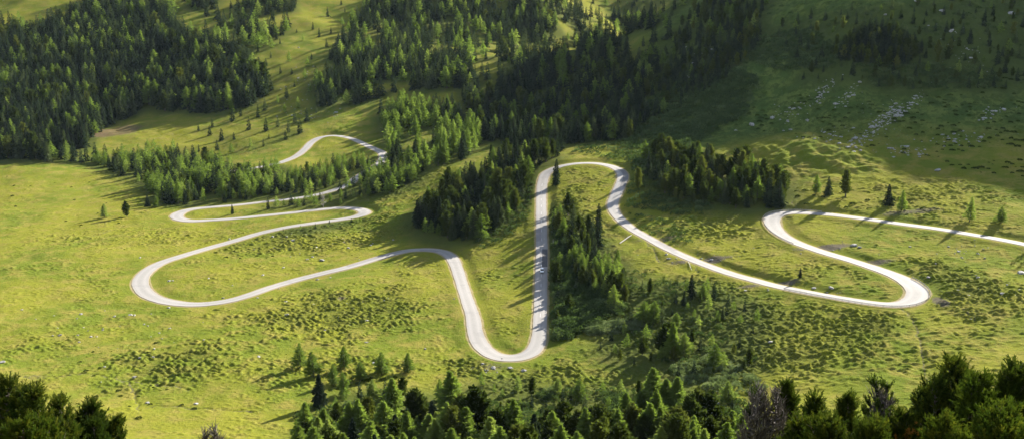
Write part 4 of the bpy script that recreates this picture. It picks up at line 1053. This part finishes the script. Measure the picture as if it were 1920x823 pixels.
for i in range(len(rings)-1):
    for k in range(6): Fb.append((i*7+k, i*7+k+1, (i+1)*7+k+1, (i+1)*7+k))
    Fb.append((i*7+6, i*7, (i+1)*7, (i+1)*7+6))
for e in (0, len(rings)-1): Fb += [(e*7, e*7+1, e*7+5, e*7+6), (e*7+1, e*7+2, e*7+4, e*7+5), (e*7+2, e*7+3, e*7+4, e*7+4)]
Fb = [f for f in Fb if len(set(f)) == 4] + [(0*7+2,0*7+3,0*7+4,0*7+5)]
body = part('body', (Vb, np.array(Fb)), M_CARW, car, True)
cab = np.array([(-.76,-.95,.93),(.76,-.95,.93),(-.60,-.25,1.42),(.60,-.25,1.42),(-.60,1.2,1.44),(.60,1.2,1.44),(-.74,1.85,.95),(.74,1.85,.95)])
roofv, rooff = box(-.60,.60,-.27,1.22,1.415,1.465); part('roof', (roofv, rooff), M_CARW, car, False, .02)
part('windscreen', (cab[[0,1,3,2]], np.array([(0,1,2,3)])), M_GLASS, car)
part('rear_window', (cab[[6,4,5,7]], np.array([(0,1,2,3)])), M_GLASS, car)
part('side_window', (cab[[0,2,4,6]], np.array([(0,1,2,3)])), M_GLASS, car); part('side_window', (cab[[1,7,5,3]], np.array([(0,1,2,3)])), M_GLASS, car)
for sx in (-1, 1):
    for yy in (-.35, .55, 1.3):
        pass
    part('headlight', box(min(sx*.45,sx*.74), max(sx*.45,sx*.74), -2.09, -1.98, .58, .72), M_LAMP, car, False, .02)
    part('tail_light', box(min(sx*.52,sx*.74), max(sx*.52,sx*.74), 2.02, 2.12, .68, .84), M_RED, car, False, .02)
    part('mirror', box(min(sx*.84,sx*1.0), max(sx*.84,sx*1.0), -.78, -.66, .92, 1.04), M_CARW, car, False, .02)
    part('door_pillar', tube([(sx*.755,.35,.94),(sx*.603,.42,1.42)], [.03,.03], 5), M_CARW, car)
    for yy in (-1.3, 1.28):
        a = np.linspace(0, 2*math.pi, 19)[:-1]
        wh = part('wheel', tube([(sx*.70,yy,.31),(sx*.72,yy,.31),(sx*.86,yy,.31),(sx*.89,yy,.31)], [.26,.31,.31,.26], 18), M_TYRE, car, True)
        part('rim', tube([(sx*.80,yy,.31),(sx*.893,yy,.31),(sx*.895,yy,.31)], [.20,.20,.01], 14), M_RIM, wh)
part('bumper', box(-.72,.72,-2.15,-2.05,.32,.46), M_TYRE, car, False, .02)
tag(car, 'small white car driving down the long straight road', 'car')

# ------------------------------------------------------------------ guard rails round the right-hand hairpins
def guard(name, p0, p1, side, label):
    a, b = sorted((road_index(*p0), road_index(*p1)))
    m = (a+b)//2; x, y, z, w = rc[m]; off = .5
    root = bpy.data.objects.new('guard_rail', None); COL.objects.link(root); root.location = (x, y, z); root.empty_display_size = .3
    def at(i, up, o=0): 
        q = rc[i]; r_ = q[3]*off+.25+o
        return (q[0]+nor[i,0]*side*r_-x, q[1]+nor[i,1]*side*r_-y, q[2]+up-z)
    n = b-a; stp = max(2, int(math.ceil(n/90)))
    for i in range(a, b+1, max(stp, 2)):
        base = at(i, -.5); t = at(i, .82)
        part('post', tube([base, t, (t[0], t[1], t[2]+.02)], [.07,.07,.01], 6), M_RAIL, root)
    for h0, h1 in ((.30,.46),(.58,.76)):
        V = []; Fq = []
        for k, i in enumerate(range(a, b+1)):
            for o, h in ((-.09,h0),(-.09,h1),(-.13,h1),(-.13,h0)): V.append(at(i, h, o))
        for k in range(b-a):
            for j in range(4): Fq.append((k*4+j, k*4+(j+1)%4, k*4+4+(j+1)%4, k*4+4+j))
        part('rail', (np.array(V), np.array(Fq)), M_RAIL, root)
    tag(root, label, 'guard rail', 'guard rails on the hairpins')
guard('guard_rail', (1695,523), (1480,541), 1, 'low weathered guard rail round the outside of the widest right hairpin')
guard('guard_rail', (1540,400), (1500,457), -1, 'pale guard rail round the outside of the upper right hairpin')

# ------------------------------------------------------------------ fallen and dead wood
def wood(name, p0, p1, r0, r1, label, m, lift=.25, stubs=5, seed=0):
    x, y, _, _ = hit([p0[0], p1[0]], [p0[1], p1[1]]); z = ground(x, y)[0]
    A = np.array([x[0], y[0], z[0]+lift]); B = np.array([x[1], y[1], z[1]+lift]); D = B-A; r = np.random.default_rng(seed)
    parts = [tube([0*D, D*.35+r.normal(0,.06,3), D*.7+r.normal(0,.06,3), D], [r0, r0*.9, (r0+r1)/2, r1], 8)]
    for i in range(stubs):
        q = D*r.uniform(.2,.95); d = r.normal(size=3); d[2] = abs(d[2]); parts.append(tube([q, q+d*.35, q+d*.6+r.normal(0,.1,3)], [r0*.3, r0*.2, .01], 4))
    o = link(name, np_mesh(name, *join(parts), [m], smooth=True)); o.location = A; tag(o, label, 'log'); return o
wood('fallen_log', (1162,457), (1184,444), .26, .15, 'pale fallen log lying across the slope under the right road', M_PALEWOOD, .3, 4, 1)
wood('fallen_log', (898,452), (908,438), .22, .10, 'pale fallen trunk at the foot of the dark grove', M_PALEWOOD, .5, 6, 2)
wood('fallen_log', (1290,494), (1297,508), .12, .05, 'thin white stick slanting down from the long right road', M_PALEWOOD, .3, 3, 3)
def bare_tree(px, py, h, spread, m, label, seed, n=46):
    x, y, _, _ = hit([px], [py]); z = ground(x, y)[0]; r = np.random.default_rng(seed)
    root = bpy.data.objects.new('dead_tree', None); COL.objects.link(root); root.location = (x[0], y[0], z[0]-.1); root.empty_display_size = .3
    part('trunk', tube([(0,0,0),(.05,.02,h*.3),(-.04,.04,h*.7),(.02,0,h)], [h*.02,h*.016,h*.009,.01], 7), m, root, True)
    L = []
    for i in range(n):
        k = r.uniform(.1,.97); a = i*2.4; l = spread*(1.1-k)*r.uniform(.6,1.2); c, s = math.cos(a), math.sin(a)
        p = [(0,0,h*k),(c*l*.5,s*l*.5,h*k+l*.15),(c*l,s*l,h*k+l*.45)]; L.append(tube(p, [h*.006,h*.004,.006], 4))
        for j in range(7):
            t = r.uniform(.3,1); q = np.array(p[0])*(1-t)+np.array(p[2])*t; d = r.normal(size=3)*.55; d[2] = abs(d[2])
            L.append(tube([q, q+d*l*.35, q+d*l*.6], [h*.003,h*.0025,.004], 3))
    part('branches', join(L), m, root); tag(root, label, 'tree', 'leafless dead trees')
M_GREYTWIG = plain_mat('grey_dead_twigs', (.16,.135,.125), (.30,.265,.25), 4)
bare_tree(606,387,9.5,2.6,M_GREYTWIG,'grey leafless larch among green ones beside the upper left road',41)
bare_tree(1097,520,4.5,1.8,M_GREYTWIG,'pinkish grey leafless bush in the roadside thicket',42)
bare_tree(1037,461,4.0,1.3,M_PALEWOOD,'bleached white snag right beside the straight road',43,16)
# dark stone lying on the lower hairpin
x, y, z, _ = hit([941], [673.5]); k = int(np.argmin((rc[:,0]-x[0])**2+(rc[:,1]-y[0])**2))
o = link('stone', rock_mesh(31)); o.data.materials.clear(); o.data.materials.append(M_PATCH); o.location = (x[0], y[0], rc[k,2]+.10); o.scale = (.42,.26,.28)
tag(o, 'dark flat stone lying on the asphalt of the lower hairpin', 'rock')
HAZE = .00001

# ------------------------------------------------------------------ light, sky, camera
w = bpy.data.worlds.new('World'); scene.world = w; w.use_nodes = True
nt = w.node_tree; nt.nodes.clear()
sky = nt.nodes.new('ShaderNodeTexSky'); sky.sky_type = 'NISHITA'; sky.sun_disc = False
sky.sun_elevation = SUN_EL; sky.sun_rotation = SUN_AZ; sky.altitude = 1900; sky.air_density = 1.0; sky.dust_density = .6
bg = nt.nodes.new('ShaderNodeBackground'); bg.inputs['Strength'].default_value = .082
wo = nt.nodes.new('ShaderNodeOutputWorld')
hs = nt.nodes.new('ShaderNodeHueSaturation'); hs.inputs['Saturation'].default_value = .62
nt.links.new(sky.outputs[0], hs.inputs['Color']); nt.links.new(hs.outputs[0], bg.inputs[0]); nt.links.new(bg.outputs[0], wo.inputs[0])
sl = bpy.data.lights.new('sun', 'SUN'); sl.energy = 5.0; sl.angle = rad(.55); sl.color = (1, .93, .80)
so = bpy.data.objects.new('sun', sl); COL.objects.link(so)
so.rotation_euler = Vector(-SUN).to_track_quat('-Z', 'Y').to_euler(); so.location = (300, 300, 500)
cd = bpy.data.cameras.new('camera'); cd.lens = 36*F/1920; cd.sensor_width = 36; cd.clip_start = .5; cd.clip_end = 6000
co = bpy.data.objects.new('camera', cd); COL.objects.link(co)
co.location = (0, 0, CAM_Z); co.rotation_euler = (math.pi/2-PITCH, 0, 0); scene.camera = co
scene.view_settings.view_transform = 'Standard'; scene.view_settings.look = 'None'
scene.view_settings.exposure = 2.05; scene.view_settings.gamma = 1
scene.cycles.max_bounces = 5; scene.cycles.diffuse_bounces = 3; scene.cycles.transmission_bounces = 3; scene.cycles.volume_bounces = 0
scene.cycles.use_denoising = True
scene.cycles.denoising_prefilter = 'ACCURATE'; scene.cycles.denoising_input_passes = 'RGB_ALBEDO_NORMAL'

# ------------------------------------------------------------------ thin mountain haze
hv = np.array([(x, y, z) for z in (-420, 900) for y in (-400, 2750) for x in (-2600, 2600)], float)
hm_, hnt, hout = mat('mountain_haze')
pv = hnt.nodes.new('ShaderNodeVolumePrincipled'); pv.inputs['Color'].default_value = (.66,.82,1,1); pv.inputs['Density'].default_value = HAZE; pv.inputs['Anisotropy'].default_value = .0
hnt.links.new(pv.outputs[0], hout.inputs['Volume'])
if HAZE: tag(link('haze', np_mesh('haze', hv, np.array([(0,2,3,1),(4,5,7,6),(0,1,5,4),(2,6,7,3),(0,4,6,2),(1,3,7,5)]), [hm_])), 'thin blue haze hanging in the valley air', 'haze', kind='stuff')
